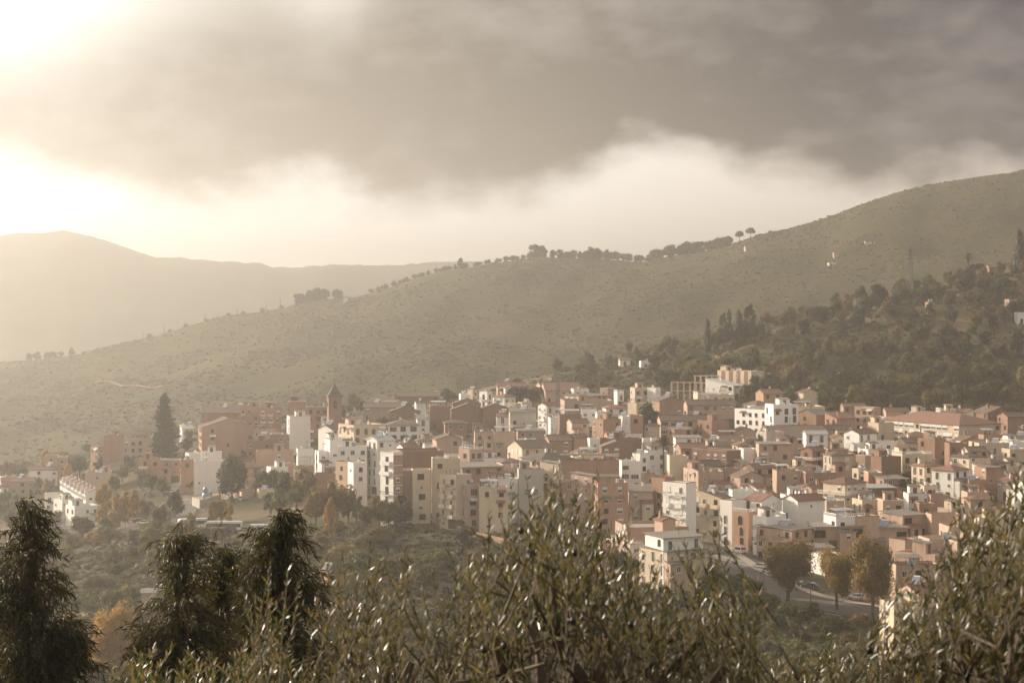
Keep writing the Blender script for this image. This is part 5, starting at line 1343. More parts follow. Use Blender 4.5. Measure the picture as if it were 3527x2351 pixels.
# ---------------------------------------------------------------- vehicles
def wheel_me(r_, w=.22):
    b = MB(); b.tube((0,-w/2,0), (0,w/2,0), r_, r_, M['rubber'], 14); b.tube((0,-w/2-.01,0), (0,w/2+.01,0), r_*.55, r_*.55, M['carsilver'], 10); return mk(b, 'wheel')
WH = wheel_me(.33); WB = wheel_me(.5, .3)
def vehicle(kind, col, u, y, rz, label, grp='cars parked along the streets', cat=None):
    x = ux(u, y); z = zg(x, y)+.2; m = M[col]
    prof = dict(car=dict(L=4.2, W=1.72, sill=.32, belt=.88, roof=1.46, n=[(-2.1,.45),(-2.05,.85),(-1.7,.95),(-1.35,1.38),(-1.0,1.46),(.35,1.46),(.95,.98),(1.95,.82),(2.1,.6),(2.1,.35)], win=[(-1.55,.98),(-1.25,1.34),(-.95,1.40),(.30,1.40),(.80,.98)]),
               van=dict(L=4.3, W=1.8, n=[(-2.15,.4),(-2.15,1.2),(-2.0,1.78),(-1.7,1.86),(.45,1.84),(1.15,1.12),(1.95,.98),(2.15,.7),(2.15,.35)], win=[(-1.95,1.12),(-1.85,1.66),(-1.6,1.72),(.40,1.70),(.95,1.14)]),
               bigvan=dict(L=5.4, W=2.0, n=[(-2.7,.4),(-2.7,2.2),(-2.5,2.35),(1.35,2.35),(1.75,1.75),(2.4,1.15),(2.7,.95),(2.7,.4)], win=[(.2,1.35),(.2,2.0),(1.35,2.0),(1.75,1.35)]),
               coach=dict(L=12., W=2.5, n=[(-6,.4),(-6,3.2),(-5.7,3.4),(5.2,3.4),(5.8,3.0),(6,1.4),(6,.4)], win=[(-5.7,1.6),(-5.7,2.75),(5.4,2.75),(5.6,1.6)]),
               camper=dict(L=6., W=2.2, n=[(-3,.5),(-3,2.8),(2.2,2.85),(2.2,2.1),(1.7,2.0),(2.3,1.15),(3,.95),(3,.45)], win=[(1.0,1.25),(1.1,1.85),(1.55,1.85),(2.05,1.25)]))[kind]
    root = empty({'car': 'parked_car', 'van': 'parked_van', 'bigvan': 'parked_van', 'coach': 'coach', 'camper': 'motorhome'}[kind], (x, y, z), rz); hw = prof['W']/2; b = MB()
    n_ = prof['n']; inset = lambda zz: hw - max(0, (zz-.9))*.12 if kind in ('car', 'van') else hw
    L_, R_ = [(a, -inset(c), c) for a, c in n_], [(a, inset(c), c) for a, c in n_]; b.prism(L_, R_, m); b.build('body', root)
    b = MB(); w_ = prof['win']; b.prism([(a, -inset(c)-.015, c) for a, c in w_], [(a, -inset(c)+.03, c) for a, c in w_], M['glass']); b.build('side_window', root)
    b = MB(); b.prism([(a, inset(c)-.03, c) for a, c in w_], [(a, inset(c)+.015, c) for a, c in w_], M['glass']); b.build('side_window', root)
    if kind in ('car', 'van'):
        fw = [n_[-4], n_[-5]] if kind == 'van' else [(.95,.98), (.35,1.46)]
        if kind == 'van': fw = [(1.15,1.12), (.45,1.84)]
        (xa, za), (xb, zb) = fw; dx, dz = xb-xa, zb-za; b = MB(); k = hw*.82
        f0 = (xa+dx*.08+.02, za+dz*.08+.02); f1 = (xa+dx*.9+.02, za+dz*.9+.02); b.prism([(f0[0], -k, f0[1]), (f0[0], k, f0[1]), (f1[0], k*.88, f1[1]), (f1[0], -k*.88, f1[1])], [(f0[0]-.04, -k, f0[1]-.03), (f0[0]-.04, k, f0[1]-.03), (f1[0]-.04, k*.88, f1[1]-.03), (f1[0]-.04, -k*.88, f1[1]-.03)], M['glass']); b.build('windscreen', root)
        (xa, za), (xb, zb) = ((-1.7,.95), (-1.35,1.38)) if kind == 'car' else ((-2.14,1.22), (-2.02,1.70)); b = MB(); b.prism([(xa-.02,-k,za+.03),(xb-.02,-k*.9,zb),(xb-.02,k*.9,zb),(xa-.02,k,za+.03)], [(xa+.04,-k,za+.03),(xb+.04,-k*.9,zb),(xb+.04,k*.9,zb),(xa+.04,k,za+.03)], M['glass']); b.build('rear_window', root)
    b = MB(); xx = prof['L']/2
    for s_ in (-1, 1): c = MB(); c.box(xx-.03, xx+.02, s_*hw*.72-.18, s_*hw*.72+.18, .62, .78, M['tank']); c.build('headlight', root)
    ww = WB if kind == 'coach' else WH; rr_ = .5 if kind == 'coach' else .33; ax = {'car': 1.28, 'van': 1.35, 'bigvan': 1.7, 'coach': 3.9, 'camper': 1.9}[kind]
    for s_ in (-1, 1):
        for t_ in (-1, 1): link('wheel', ww, root, (t_*ax, s_*(hw-.1), rr_))
    root['mid'] = .8; tag(root, None, cat or {'car': 'car', 'van': 'van', 'bigvan': 'van', 'coach': 'coach', 'camper': 'motorhome'}[kind], grp, label)
Yr = lambda u, v: yv(u, v)
V_ = vehicle
V_('van', 'carwhite', 2545, 552, R(118), 'white van with rear windows parked just beyond the zebra crossing')
V_('van', 'cardark', 2502, 566, R(112), 'black van parked behind the white one beside the kerb'); V_('car', 'carwhite', 2488, 572, R(112), 'white car half hidden by the black van')
V_('bigvan', 'carwhite', 2470, 588, R(110), 'white car glinting farthest up the street'); V_('car', 'carsilver', 2618, 528, R(138), 'silver car parked after the zebra crossing')
V_('car', 'carwhite', 2652, 521, R(140), 'pale car parked at the left edge of the plane tree'); V_('car', 'cardark', 2560, 512, R(-28), 'dark estate car on the near side of the street beside bushes')
V_('car', 'carwhite', 2735, 508, R(150), 'white car seen through the first plane tree'); V_('car', 'carblue', 2790, 503, R(152), 'blue-grey car beneath the first plane tree'); V_('car', 'carwhite', 2950, 492, R(155), 'white car between the second and third plane trees')
V_('coach', 'carwhite', 770, Yr(770, 1832), R(178), 'white coach parked beside the golden trees', 'coaches and campers on the valley road'); V_('coach', 'carwhite', 675, Yr(675, 1824)+2, R(200), 'white coach partly hidden left of the parked coach', 'coaches and campers on the valley road')
V_('camper', 'carwhite', 888, Yr(888, 1838), R(185), 'white motorhome with overcab near the pointed eucalyptus', 'coaches and campers on the valley road'); V_('car', 'carsilver', 837, Yr(837, 1840), R(60), 'silver car between the coach and the motorhome')
V_('bigvan', 'carsilver', 200, Yr(200, 1806), R(170), 'silver van under the white terraced row'); V_('car', 'carwhite', 456, Yr(456, 1802), R(190), 'white car among the golden poplars'); V_('car', 'carwhite', 492, Yr(492, 1806), R(176), 'brightest white car on the valley road')
V_('car', 'carred', 475, Yr(475, 1800), R(182), 'red car between two white ones below the poplars'); V_('car', 'carsilver', 525, Yr(525, 1808), R(176), 'silver car right of the brightest white car')
for u, y, c, rz, lb in ((783, 752, 'carwhite', 110, 'white car leading the file at the car park'), (790, 745, 'carwhite', 100, 'white car second in the car park file'), (797, 738, 'carblue', 95, 'blue-grey car facing downhill at the car park'), (829, 738, 'carsilver', 98, 'silver car alone at the car park edge'),
        (860, 775, 'cardark', 10, 'dark car behind the pink kiosk'), (898, 762, 'carwhite', 70, 'white car first in the glinting row'), (912, 762, 'carwhite', 72, 'white car second in the glinting row'), (928, 761, 'carwhite', 74, 'white car third in the glinting row'), (944, 761, 'carwhite', 76, 'white car last in the glinting row'),
        (592, 800, 'carwhite', 20, 'white car on the uphill road'), (577, 790, 'carblue', 20, 'dark blue car below the white one on the uphill road'), (632, 812, 'carsilver', 15, 'silver car highest on the uphill road')): V_('car', c, u, y, R(rz), lb)
for u, v, c, k, lb in ((1405, 1797, 'carsilver', 'car', 'silver car parked below the brick blocks'), (1398, 1806, 'carwhite', 'car', 'white car just below the silver one'), (1475, 1788, 'cardark', 'van', 'dark off-road car under the balcony block'), (1380, 1790, 'carsilver', 'car', 'grey car under the rusty tree'), (1490, 1795, 'carwhite', 'car', 'small white car beside the dark off-road one')):
    V_(k, c, u, Yr(u, v), R(172), lb)
V_('car', 'carwhite', 1962, 588, R(100), 'white car in the side street behind the olive shoots'); V_('car', 'cardark', 1945, 612, R(100), 'dark car in the side street'); V_('car', 'carwhite', 1972, 930, R(10), 'white car high above the back edge of the town')

# ---------------------------------------------------------------- sculpture, poles, pylons, cables
def sculpture():
    Y = 736; u = 708; x = ux(u, Y); z = zg(x, Y)+1.6; root = empty('metal_sculpture', (x, Y, z)); b = MB()
    def blob(c, s, seed):
        iv, iff = ICO2; r = np.random.default_rng(seed); v = iv*(1+.10*r.normal(size=(len(iv), 1)))*np.array(s)+np.array(c); b.solid([tuple(q) for q in v], [tuple(q) for q in iff], M['sculpt'])
    blob((0, 0, 1.6), (1.3, 1.0, 1.9), 1); blob((-.1, 0, 4.0), (.85, .8, 1.5), 2); b.build('figure', root, None, True); b = MB()
    blob((1.9, 0, 1.2), (.9, .8, 1.3), 4); blob((1.9, 0, 3.1), (.75, .7, .85), 5); b.build('companion_figure', root, None, True)
    b = MB(); b.box(-2, 3, -1.4, 1.4, -1.9, 0, M['conc']); b.build('plinth', root); root['mid'] = 2; tag(root, None, 'sculpture', None, 'shiny blue-grey metal sculpture of two rounded figures on the terrace')
sculpture()
def lattice(u, vt, Y, w, label, arms=True):
    x = ux(u, Y); z0 = zg(x, Y); h = (CV-vt)/F*Y - z0; root = empty('lattice_pylon', (x, Y, z0), R(20)); b = MB(); n = max(4, int(h/2)); kk = 1 if w > 2 else .35; ww = lambda t: w*(1-t*.78)/2
    for i in range(n):
        a, c = i/n, (i+1)/n; A, C_ = ww(a), ww(c); za, zc = h*a-.3, h*c-.3
        K = [(-1,-1), (1,-1), (1,1), (-1,1)]
        for k in range(4):
            p, q = K[k], K[(k+1)%4]; b.tube((p[0]*A, p[1]*A, za), (p[0]*C_, p[1]*C_, zc), .2*kk, .2*kk, M['steel'], 4); b.tube((p[0]*A, p[1]*A, za), (q[0]*C_, q[1]*C_, zc), .11*kk, .11*kk, M['steel'], 3)
    b.build('mast', root); b = MB()
    if arms:
        for f, l in ((.97, 1.6), (.88, 2.3), (.78, 2.3)): b.tube((-l, 0, h*f), (l, 0, h*f), .2, .2, M['steel'], 4)
        b.build('cross_arm', root)
    root['mid'] = h*.6; tag(root, None, 'pylon', None, label)
lattice(3134, 855, 1035, 3.4, 'tall lattice power pylon standing on the wooded crest')
lattice(1917, 1283, 905, 1.0, 'left one of two thin lattice masts above the back roofs', False); lattice(1925, 1281, 905, 1.0, 'right one of two thin lattice masts above the back roofs', False)
def pole(u, vt, Y, label, r_=.14, arm=1.2, name='utility_pole', cat='utility pole', lamp=False):
    x = ux(u, Y); z0 = zg(x, Y); h = max(3., (CV-vt)/F*Y - z0); root = empty(name, (x, Y, z0)); b = MB(); b.tube((0,0,-.5), (0,0,h), r_, r_*.7, M['wood'] if not lamp else M['steel'], 7); b.build('pole', root)
    b = MB()
    if lamp: b.tube((0,0,h-.05), (arm,0,h+.35), .05, .04, M['steel'], 5); b.build('arm', root); b = MB(); b.box(arm-.1, arm+.6, -.15, .15, h+.28, h+.42, M['tank']); b.build('lamp_head', root)
    elif arm:
        b.tube((-arm,0,h-.4), (arm,0,h-.4), .07, .07, M['wood'], 5); b.build('cross_arm', root)
        for k in (-1, -.4, .4, 1): c = MB(); c.tube((k*arm,0,h-.35), (k*arm,0,h-.02), .06, .05, M['tank'], 6); c.build('insulator', root)
    root['mid'] = h*.6; tag(root, None, cat, None, label); return Vector((x, Y, z0+h-.3))
p_near = pole(880, 1628, 742, 'tall utility pole with cross arm beside the car park', .16, 1.9)
pole(1091, 1535, 700, 'black pole standing before the white balcony block', .16, 0); pole(3338, 1015, 1000, 'bare utility pole on the wooded hillside under the fan palm', .16, .9)
pole(2345, 1145, 1035, 'lone post on the terrace left of the cypresses', .12, 0); pole(2800, 1052, 1045, 'utility pole at the ridge edge, lower of a pair', .13, .7); pole(2823, 1045, 1048, 'utility pole at the ridge edge, higher of a pair', .13, .7)
for i, (u, v) in enumerate(((965, 1028), (917, 1052), (817, 1062), (707, 1080), (566, 1118), (492, 1140))): pole(u, v, 1990, ['tallest', 'second', 'third', 'fourth', 'fifth', 'lowest'][i] + ' thin pole in the line down the far ridge', .35, .0 if i else 1.5)
pole(2536, 1935, 532, 'thin lamp pole standing at the zebra crossing', .07, .7, 'street_lamp', 'street lamp', True); pole(2384, 1825, 585, 'curved street lamp in front of the white tower block', .07, 1.4, 'street_lamp', 'street lamp', True)
pole(2792, 2000, 478, 'leaning cable post beside the plane trees', .12, 0); pole(1590, 1795, 590, 'street lamp at the foot of the balcony blocks', .07, .5, 'street_lamp', 'street lamp', True); pole(690, 1790, 690, 'thin street lamp beside the coaches', .08, .8, 'street_lamp', 'street lamp', True)
pole(2962, 2175, 440, 'pale stone gatepost with a pointed cap in the valley', .3, 0, 'gatepost', 'gatepost')
pole(2630, 2005, 505, 'information sign post at the guard rail', .06, 0, 'sign_post', 'sign post')
def cable(p, q, sag, label, r_=.035):
    n = 40; b = MB(); pv = None; o = Vector(p)
    for i in range(n+1):
        t = i/n; c = Vector(p).lerp(Vector(q), t) - o; c.z -= 4*sag*t*(1-t)
        if pv is not None: b.tube(pv, c, r_, r_, M['steel'], 4)
        pv = c
    ob = b.build('power_cable', None, o); tag(ob, None, 'power cable', 'power cables strung over the valley', label)
for i, (dx, dz, lb) in enumerate(((-1.5, 0, 'upper'), (0, .1, 'middle'), (1.5, -.1, 'lower'))):
    cable(p_near + Vector((dx, 0, dz)), Vector((ux(2050+i*14, 170)+dx, 170, (CV-2265-i*18)/F*170)), 9-i*1.5, lb + ' power cable running from the tall utility pole down across the valley', .015)
for i in range(3): cable(Vector((ux(3134, 1040)-1.5+i*1.5, 1040, (CV-900)/F*1040)), Vector((ux(3700, 760)+i*2, 760, (CV-1380-i*35)/F*760)), 9, ['upper', 'middle', 'lower'][i] + ' power cable falling from the lattice pylon to the right', .022)

# ---------------------------------------------------------------- eucalyptus trees in the foreground, about 34 m away
def leafmesh(name, base, dirn, nrm, ln, wd, mats, r, droop=.25, fold=.18):
    """long pointed leaves, each of 4 faces folded a little along the midrib; arrays of base points, directions, normals"""
    n = len(base); dirn = dirn/(np.linalg.norm(dirn, axis=1)[:, None]+1e-9)
    side = np.cross(dirn, nrm); side /= np.linalg.norm(side, axis=1)[:, None]+1e-9; up = np.cross(side, dirn)
    L_ = ln[:, None]; W_ = wd[:, None]; g_ = np.array([0, 0, -1.])
    mid = base + dirn*L_*.45 + g_*L_*droop*.2; tip = base + dirn*L_ + g_*L_*droop
    q1 = base + dirn*L_*.22 + g_*L_*droop*.05; q2 = base + dirn*L_*.70 + g_*L_*droop*.5
    a1, b1 = q1 + side*W_*.42 + up*W_*fold, q1 - side*W_*.42 + up*W_*fold
    a2, b2 = mid + side*W_*.5 + up*W_*fold, mid - side*W_*.5 + up*W_*fold
    a3, b3 = q2 + side*W_*.36 + up*W_*fold, q2 - side*W_*.36 + up*W_*fold
    v = np.stack([base, a1, b1, mid, a2, b2, a3, b3, tip], 1).reshape(-1, 3)
    k = (np.arange(n)*9)[:, None, None]
    quad = np.array([[0, 2, 3, 1], [1, 3, 3, 4], [2, 5, 3, 3], [3, 5, 7, 8], [3, 8, 6, 4]])
    tri = np.array([[0, 3, 1], [0, 2, 3], [1, 3, 4], [2, 5, 3], [4, 3, 6], [3, 5, 7], [6, 3, 8], [3, 7, 8]])
    f = (tri[None] + k).reshape(-1, 3)
    return npmesh(name, v, f, mats, False)
def eucalyptus(u0, Y, prof, label, seed, n_tw):
    """prof: list of (row, left column, right column) of the crown outline at depth Y"""
    r = np.random.default_rng(seed); s = Y/F; rows = np.array([p[0] for p in prof], float); Lc = np.array([p[1] for p in prof], float); Rc = np.array([p[2] for p in prof], float)
    x0 = ux(u0, Y); z0 = zg(x0, Y); root = empty('eucalyptus_tree', (x0, Y, z0)); ztop = (CV-rows[0])*s - z0; root['mid'] = ztop*.7
    b = MB(); 
    nodes = []; p = Vector((0, 0, -.3)); nseg = 16
    stem = lambda v: ((np.interp(v, rows, (Lc+Rc)/2) - u0)*s)
    for i in range(nseg):
        zq = ztop*(i+1)/nseg; v = CV - (zq+z0)/s; q = Vector((stem(v)*.8*min(1, i/5), math.sin(i)*.05, zq)); rad = .13*(1-(i/nseg))+.012
        b.tube(p, q, rad, .13*(1-(i+1)/nseg)+.010, M['bark'], 7); nodes.append(q); p = q
    base, dr, nr, ln, wd = [], [], [], [], []
    wts = (Rc-Lc+40); cum = np.concatenate([[0], np.cumsum((wts[1:]+wts[:-1])/2*np.diff(rows))]); cum /= cum[-1]
    rad_max = 0
    for t in range(n_tw):
        v = np.interp(r.random(), cum, rows); l_, r_ = np.interp(v, rows, Lc), np.interp(v, rows, Rc); hw = (r_-l_)/2*s; cx = ((l_+r_)/2-u0)*s
        q = math.sqrt(r.uniform(.08, 1)) if r.random() < .75 else r.random(); a = r.uniform(0, 2*math.pi)
        if t % 14 == 0 or t == 0: ctr = np.array([cx + hw*q*math.cos(a)*.90, hw*.85*q*math.sin(a), (CV-v)*s - z0 - .1]); spread = r.uniform(.07, .19)
        tip = ctr + r.normal(size=3)*spread*np.array([1, 1, 1.5]) if v > rows[0] + 60 else np.array([cx + hw*q*math.cos(a), hw*.9*q*math.sin(a), (CV-v)*s - z0])
        j = min(max(int(tip[2]/ztop*nseg) - 2, 0), nseg-1); nd = np.array(nodes[j]); 
        st = nd + (tip-nd)*r.uniform(.35, .6) + np.array([0, 0, .25])
        if t % 4 == 0: b.tube(nd, st, .022, .010, M['bark'], 4)
        out = tip-nd; out[2] = 0; out /= np.linalg.norm(out)+1e-6
        L0 = r.uniform(.30, .6); prev = tip - out*L0*.5 - np.array([0, 0, -.12]); 
        if t % 2 == 0: b.tube(st, prev, .009, .006, M['bark'], 3)
        K = int(r.integers(10, 17)); rise = r.uniform(.1, .45) if r.random() < .4 else r.uniform(-.5, .1)
        for k in range(K):
            f = (k+.5)/K; c = prev + out*L0*f + np.array([0, 0, rise*L0*f - .30*L0*f*f]); 
            d = out*.8 + r.normal(size=3)*.55 + np.array([0, 0, -.55 if r.random() < .7 else .45]); base.append(c); dr.append(d); nr.append(r.normal(size=3)); ln.append(r.uniform(.10, .19)); wd.append(r.uniform(.016, .028))
        b.tube(prev, prev + out*L0 + np.array([0, 0, (rise-.3)*L0]), .005, .002, M['bark'], 3)
    b.build('trunk', root)
    link('foliage', leafmesh('foliage', np.array(base), np.array(dr), np.array(nr), np.array(ln), np.array(wd), [M['feuc']], r, .35), root)
    tag(root, None, 'eucalyptus', 'eucalyptus trees in front of the valley', label)
eucalyptus(110, 33, [(1752, 100, 116), (1790, 70, 150), (1830, 85, 150), (1870, 55, 185), (1905, -10, 195), (1960, -60, 205), (2040, -80, 225), (2085, -90, 300), (2150, -90, 318), (2240, -90, 330), (2330, -90, 340), (2480, -100, 345), (2700, -60, 300)], 'large drooping dark eucalyptus tree cut by the left edge', 1, 1500)
eucalyptus(640, 33, [(1862, 600, 690), (1885, 580, 695), (1930, 565, 702), (1980, 552, 712), (2060, 540, 725), (2120, 480, 735), (2200, 460, 760), (2290, 430, 790), (2420, 420, 800), (2650, 450, 780)], 'middle eucalyptus tree with a broad dark crown and open base', 2, 1150)
eucalyptus(775, 34.5, [(1920, 762, 790), (1950, 735, 800), (2010, 715, 818), (2080, 715, 822), (2150, 712, 815), (2240, 720, 810), (2350, 720, 800), (2600, 735, 790)], 'slim eucalyptus tree leaning against its broader neighbour', 3, 480)
eucalyptus(965, 32, [(1775, 985, 1005), (1800, 945, 1022), (1850, 925, 1032), (1900, 890, 1045), (1960, 870, 1062), (2020, 862, 1085), (2090, 830, 1100), (2170, 825, 1120), (2280, 820, 1130), (2420, 815, 1120), (2650, 840, 1100)], 'pointed eucalyptus tree rising behind the first olive sprays', 4, 1350)

# ---------------------------------------------------------------- olive trees close to the camera
def olive(name, seed, sil, u0, u1, n, Ymin, Ymax, trunk_u, label, fruits=0, leaf=1., depth_rows=520, lowrow=2480, cat='olive tree', lean=.25):
    r = np.random.default_rng(seed); Y0 = (Ymin+Ymax)/2; x0 = ux(trunk_u, Y0); z0 = zg(x0, Y0); root = empty(name, (x0, Y0, z0)); root['mid'] = -z0
    O = np.array([x0, Y0, z0]); b = MB(); base, dr, nr, ln, wd = [], [], [], [], []
    su = np.array([s_[0] for s_ in sil], float); sv = np.array([s_[1] for s_ in sil], float)
    # limbs
    hub = np.array([0, 0, max(1.0, (CV-2550)/F*Y0 - z0 - .3)]); b.tube((0,0,-.3), tuple(hub), .14, .10, M['bark'], 8)
    limbs = []
    for i in range(9):
        u = u0 + (u1-u0)*(i+.5)/9; y = r.uniform(Ymin+.3, Ymax-.3); v = np.interp(u, su, sv) + 330
        e = np.array([ux(u, y), y, (CV-v)/F*y]) - O; prev = hub
        for k in range(1, 6):
            t = k/5; q = hub + (e-hub)*np.array([t**.8, t**.8, t**1.15]) + r.normal(size=3)*.03; b.tube(prev, q, .065*(1-t*.75)+.01, .065*(1-(t+.2)*.75)+.01, M['bark'], 6); limbs.append(q); prev = q
    limbs = np.array(limbs); fr_pts = []
    NS = 3*len(sil)
    for i in range(-NS, n):
        u = r.uniform(u0, u1); y = r.uniform(Ymin, Ymax); vt = np.interp(u, su, sv)
        e = r.uniform(0, .5)**1.2 if r.random() < .27 else .42 + r.exponential(.36)
        v = vt - 12 + r.uniform(0, 26) + e*depth_rows
        if i < 0: k_ = (i + NS)//3; e = .0; u = su[k_] + r.normal()*9*((i+NS) % 3); v = sv[k_] + 45*((i+NS) % 3)
        if v > lowrow: continue
        tip = np.array([ux(u, y), y, (CV-v)/F*y]) - O
        L0 = r.uniform(.24, .5) if e > .34 else r.uniform(.4, .62); dirn = np.array([r.normal()*.28 + lean*(r.random()-.35), r.normal()*.25, 1.]); dirn /= np.linalg.norm(dirn); curl = np.array([r.normal()*.12, r.normal()*.12, 0])
        K = int(L0/.027); st = tip - dirn*L0
        d2 = ((limbs - st)**2).sum(1); j = int(np.argmin(d2 + (limbs[:, 2] > st[2])*1.)); 
        if d2[j] < 1.2: b.tube(tuple(limbs[j]), tuple(st), .0075, .0045, M['twig'], 4)
        pv = st
        for k in range(K+1):
            t = k/K; c = st + dirn*L0*t + curl*L0*t*t
            if k and k % 4 == 0 or k == K: b.tube(tuple(pv), tuple(c), .0045*(1-t)+.0018, .0045*(1-t)+.0014, M['twig'], 3); pv = c
            if t < .12: continue
            a = k*1.571*1.0 + r.uniform(-.3, .3) ; sd_ = np.array([math.cos(a), math.sin(a), 0.])
            for s_ in (-1, 1):
                if r.random() < .12: continue
                d = dirn*r.uniform(.55, 1.25) + sd_*s_*r.uniform(.28, .65) + r.normal(size=3)*.12
                base.append(c); dr.append(d); nr.append(sd_*s_*.3 + np.array([r.normal(), r.normal(), 1.])*.6); sc = (1 - .45*max(0, t-.75)*4*.6)
                ln.append(leaf*r.uniform(.034, .060)*sc); wd.append(leaf*r.uniform(.0060, .0100)*sc)
        if r.random() < .5: fr_pts.append(st + dirn*L0*r.uniform(.2, .6) + np.array([.012, -.012, -.012]))
    b.build('trunk', root)
    link('foliage', leafmesh('foliage', np.array(base), np.array(dr), np.array(nr), np.array(ln), np.array(wd), [M['foliv']], r, .06, .12), root)
    if fruits:
        iv, iff = ICO2; fm = npmesh('olive_fruit', iv*np.array([.011, .011, .015]), iff, [M['fruit']], True)
        cand = [p for p in fr_pts if p[1] < 0]
        for p in cand[:fruits]: link('olive_fruit', fm, root, tuple(p))
    print(name, len(base), 'leaves'); tag(root, None, cat, 'olive trees close to the camera', label)
SIL_A = [(880, 2150), (905, 2050), (930, 1930), (950, 1990), (1000, 2060), (1060, 2070), (1090, 2010), (1130, 2060), (1160, 1920), (1200, 1900), (1230, 1960), (1265, 1960), (1285, 1865), (1305, 1930), (1340, 1980), (1380, 1900), (1395, 1895), (1420, 2000), (1480, 2030), (1530, 1990), (1580, 2000), (1620, 2050), (1680, 2080), (1760, 2180)]
SIL_B = [(1630, 1930), (1650, 1890), (1665, 1850), (1700, 1880), (1740, 1850), (1770, 1760), (1785, 1730), (1820, 1790), (1850, 1660), (1870, 1640), (1905, 1650), (1935, 1610), (1945, 1640), (1970, 1700), (2000, 1760), (2050, 1720), (2080, 1740), (2110, 1720), (2140, 1850), (2180, 1880), (2210, 1910), (2250, 2030), (2262, 1900), (2300, 1960), (2350, 1990), (2370, 1860), (2395, 1850), (2430, 1950), (2450, 1800), (2465, 1850), (2480, 1960), (2530, 2000), (2570, 2030), (2600, 1980), (2625, 2080), (2660, 2330)]
SIL_C = [(3020, 2260), (3070, 2020), (3100, 1960), (3150, 1960), (3190, 2000), (3230, 1960), (3270, 1880), (3300, 1820), (3330, 1780), (3360, 1730), (3400, 1700), (3440, 1690), (3470, 1660), (3490, 1620), (3500, 1600), (3530, 1590), (3700, 1560)]
olive('olive_tree', 31, SIL_A, 890, 1740, 105, 7.6, 9.4, 1350, 'olive tree in front of the pointed eucalyptus, with open feathery sprays')
olive('olive_tree', 32, SIL_B, 1640, 2655, 245, 6.8, 8.9, 2050, 'densest olive tree, its tallest shoots reaching over the town fronts', 20)
olive('olive_tree', 33, SIL_C, 3060, 3720, 300, 6.4, 8.6, 3450, 'olive tree cut by the right edge and dotted with black fruit', 40, lowrow=2560, depth_rows=700, leaf=1.05)
SIL_D = [(400, 2310), (450, 2270), (520, 2240), (600, 2290), (680, 2230), (760, 2270), (840, 2220), (900, 2260), (950, 2240), (1050, 2290)]
olive('leafy_bush', 34, SIL_D, 400, 1020, 110, 11, 13.5, 700, 'pale green leafy bush low before the eucalyptus trees', 0, 1.5, 120, 2460, 'bush')
SIL_E = [(2600, 2320), (2660, 2230), (2700, 2260), (2760, 2240), (2800, 2200), (2850, 2240), (2890, 2190), (2930, 2290), (3000, 2230), (3060, 2190), (3120, 2240)]
olive('olive_shrub', 35, SIL_E, 2600, 3120, 170, 8.5, 10.5, 2860, 'low olive shoots between the dense olive tree and the fruiting one', 0, 1., 160, 2460, 'olive shrub')

# ---------------------------------------------------------------- labels: what sets each repeat apart, told from the landmark nearest to it
LM = [('church tower', 1152, 1400), ('orange brick hall', 760, 1540), ('pale blank block', 715, 1640), ('arcaded cream palace', 1270, 1500), ('long brick apartments', 830, 1430), ('dark-roofed building', 1880, 1580),
      ('green sign', 1826, 1700), ('red-roofed school', 3250, 1480), ('striped building', 2545, 1300), ('long white building', 2640, 1450), ('town palm', 2285, 1540), ('white tower block', 2385, 1720),
      ('three-chimney house', 2790, 1760), ('balustraded villa', 2915, 1670), ('tall Norfolk pine', 570, 1450), ('zebra crossing', 2520, 1965), ('parked coach', 770, 1810), ('plane trees', 2900, 1950),
      ('narrow brick-sided block', 1330, 1640), ('cypress group', 2530, 1100), ('lattice pylon', 3132, 930), ('hilltop fan palm', 3335, 900), ('white villas', 3240, 1640), ('terraced row', 220, 1690),
      ('twin radio masts', 1921, 1310), ('square white block', 1020, 1470), ('ridge pine grove', 1080, 1035), ('valley track', 1200, 2010), ('car park', 870, 1700), ('olive trees', 1900, 2000), ('eucalyptus trees', 640, 2050),
      ('metal-roofed hall', 2815, 1490), ('arched-window house', 2970, 1630), ('high white farmhouse', 2860, 900), ('red roofs of the back edge', 1560, 1420), ('brown gables', 1470, 1440), ('street of balconies', 2480, 1760), ('corner grey roof', 2700, 1825)]
ORD = ['nearest', 'second', 'third', 'fourth', 'fifth', 'sixth', 'seventh', 'eighth', 'ninth', 'tenth', 'eleventh', 'twelfth', 'thirteenth', 'fourteenth', 'fifteenth', 'sixteenth', 'seventeenth', 'eighteenth', 'nineteenth', 'twentieth', 'last but one', 'last']
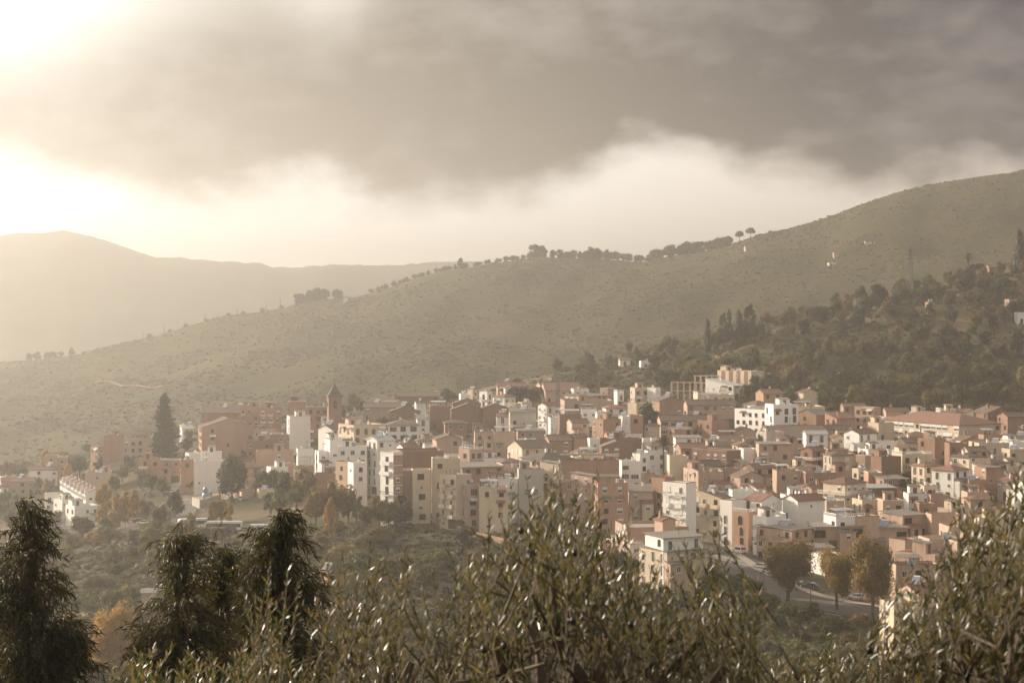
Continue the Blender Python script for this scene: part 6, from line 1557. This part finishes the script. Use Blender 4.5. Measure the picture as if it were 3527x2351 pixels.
def finish_labels():
    groups = {}; used = set()
    for t in THINGS:
        o, look, cat, grp, u, v = t
        if look and len(look.split()) >= 8 and look not in used and not t[1].startswith('~') and ('storey house with' not in look):
            o['label'] = look; used.add(look); continue
        look = look.lstrip('~')
        n, lu, lv = min(LM, key=lambda l: (l[1]-u)**2 + (1.4*(l[2]-v))**2)
        dx, dy = u-lu, v-lv
        if abs(dx) > 1.2*abs(dy): d = 'right of' if dx > 0 else 'left of'
        else: d = 'below' if dy > 0 else 'above'
        groups.setdefault((look, n, d), []).append((math.hypot(dx, dy), o))
    for (look, n, d), v in groups.items():
        v.sort(key=lambda x: x[0])
        for i, (_, o) in enumerate(v):
            if len(v) == 1: l = f"{look}, {d} the {n}"
            elif i < 22: l = f"{look}, {ORD[i]} {d} the {n}"
            else: l = f"{look}, farther {d} the {n}"
            w = l.split()
            if len(w) > 16: print('LONG', l)
            o['label'] = l
finish_labels()

# ---------------------------------------------------------------- haze: one closed box of even air round the camera and the whole place
def haze():
    zt = float(GZ.max()) + 10; zb = float(GZ.min()) - 1.5
    x0, x1, y0, y1 = float(GX.min()) - 5, float(GX.max()) + 5, float(GY.min()) - 20, float(GY.max()) + 20
    v = [(x, y, z) for z in (zb, zt) for x, y in ((x0, y0), (x1, y0), (x1, y1), (x0, y1))]
    f = [(3, 2, 1, 0), (4, 5, 6, 7), (0, 1, 5, 4), (1, 2, 6, 5), (2, 3, 7, 6), (3, 0, 4, 7)]
    me = bpy.data.meshes.new('haze'); me.from_pydata(v, [], f)
    o = bpy.data.objects.new('haze', me); COL.objects.link(o); o['kind'] = 'stuff'
    m = bpy.data.materials.new('haze_air'); m.use_nodes = True; m.node_tree.nodes.clear(); gg = G(m.node_tree)
    out = gg.n('ShaderNodeOutputMaterial'); pv = gg.n('ShaderNodeVolumePrincipled')
    pv.inputs['Color'].default_value = (.87, .82, .745, 1); pv.inputs['Density'].default_value = HAZE
    pv.inputs['Anisotropy'].default_value = .80
    m.node_tree.links.new(pv.outputs[0], out.inputs['Volume']); me.materials.append(m)
    pass
HAZE = .00032
haze()
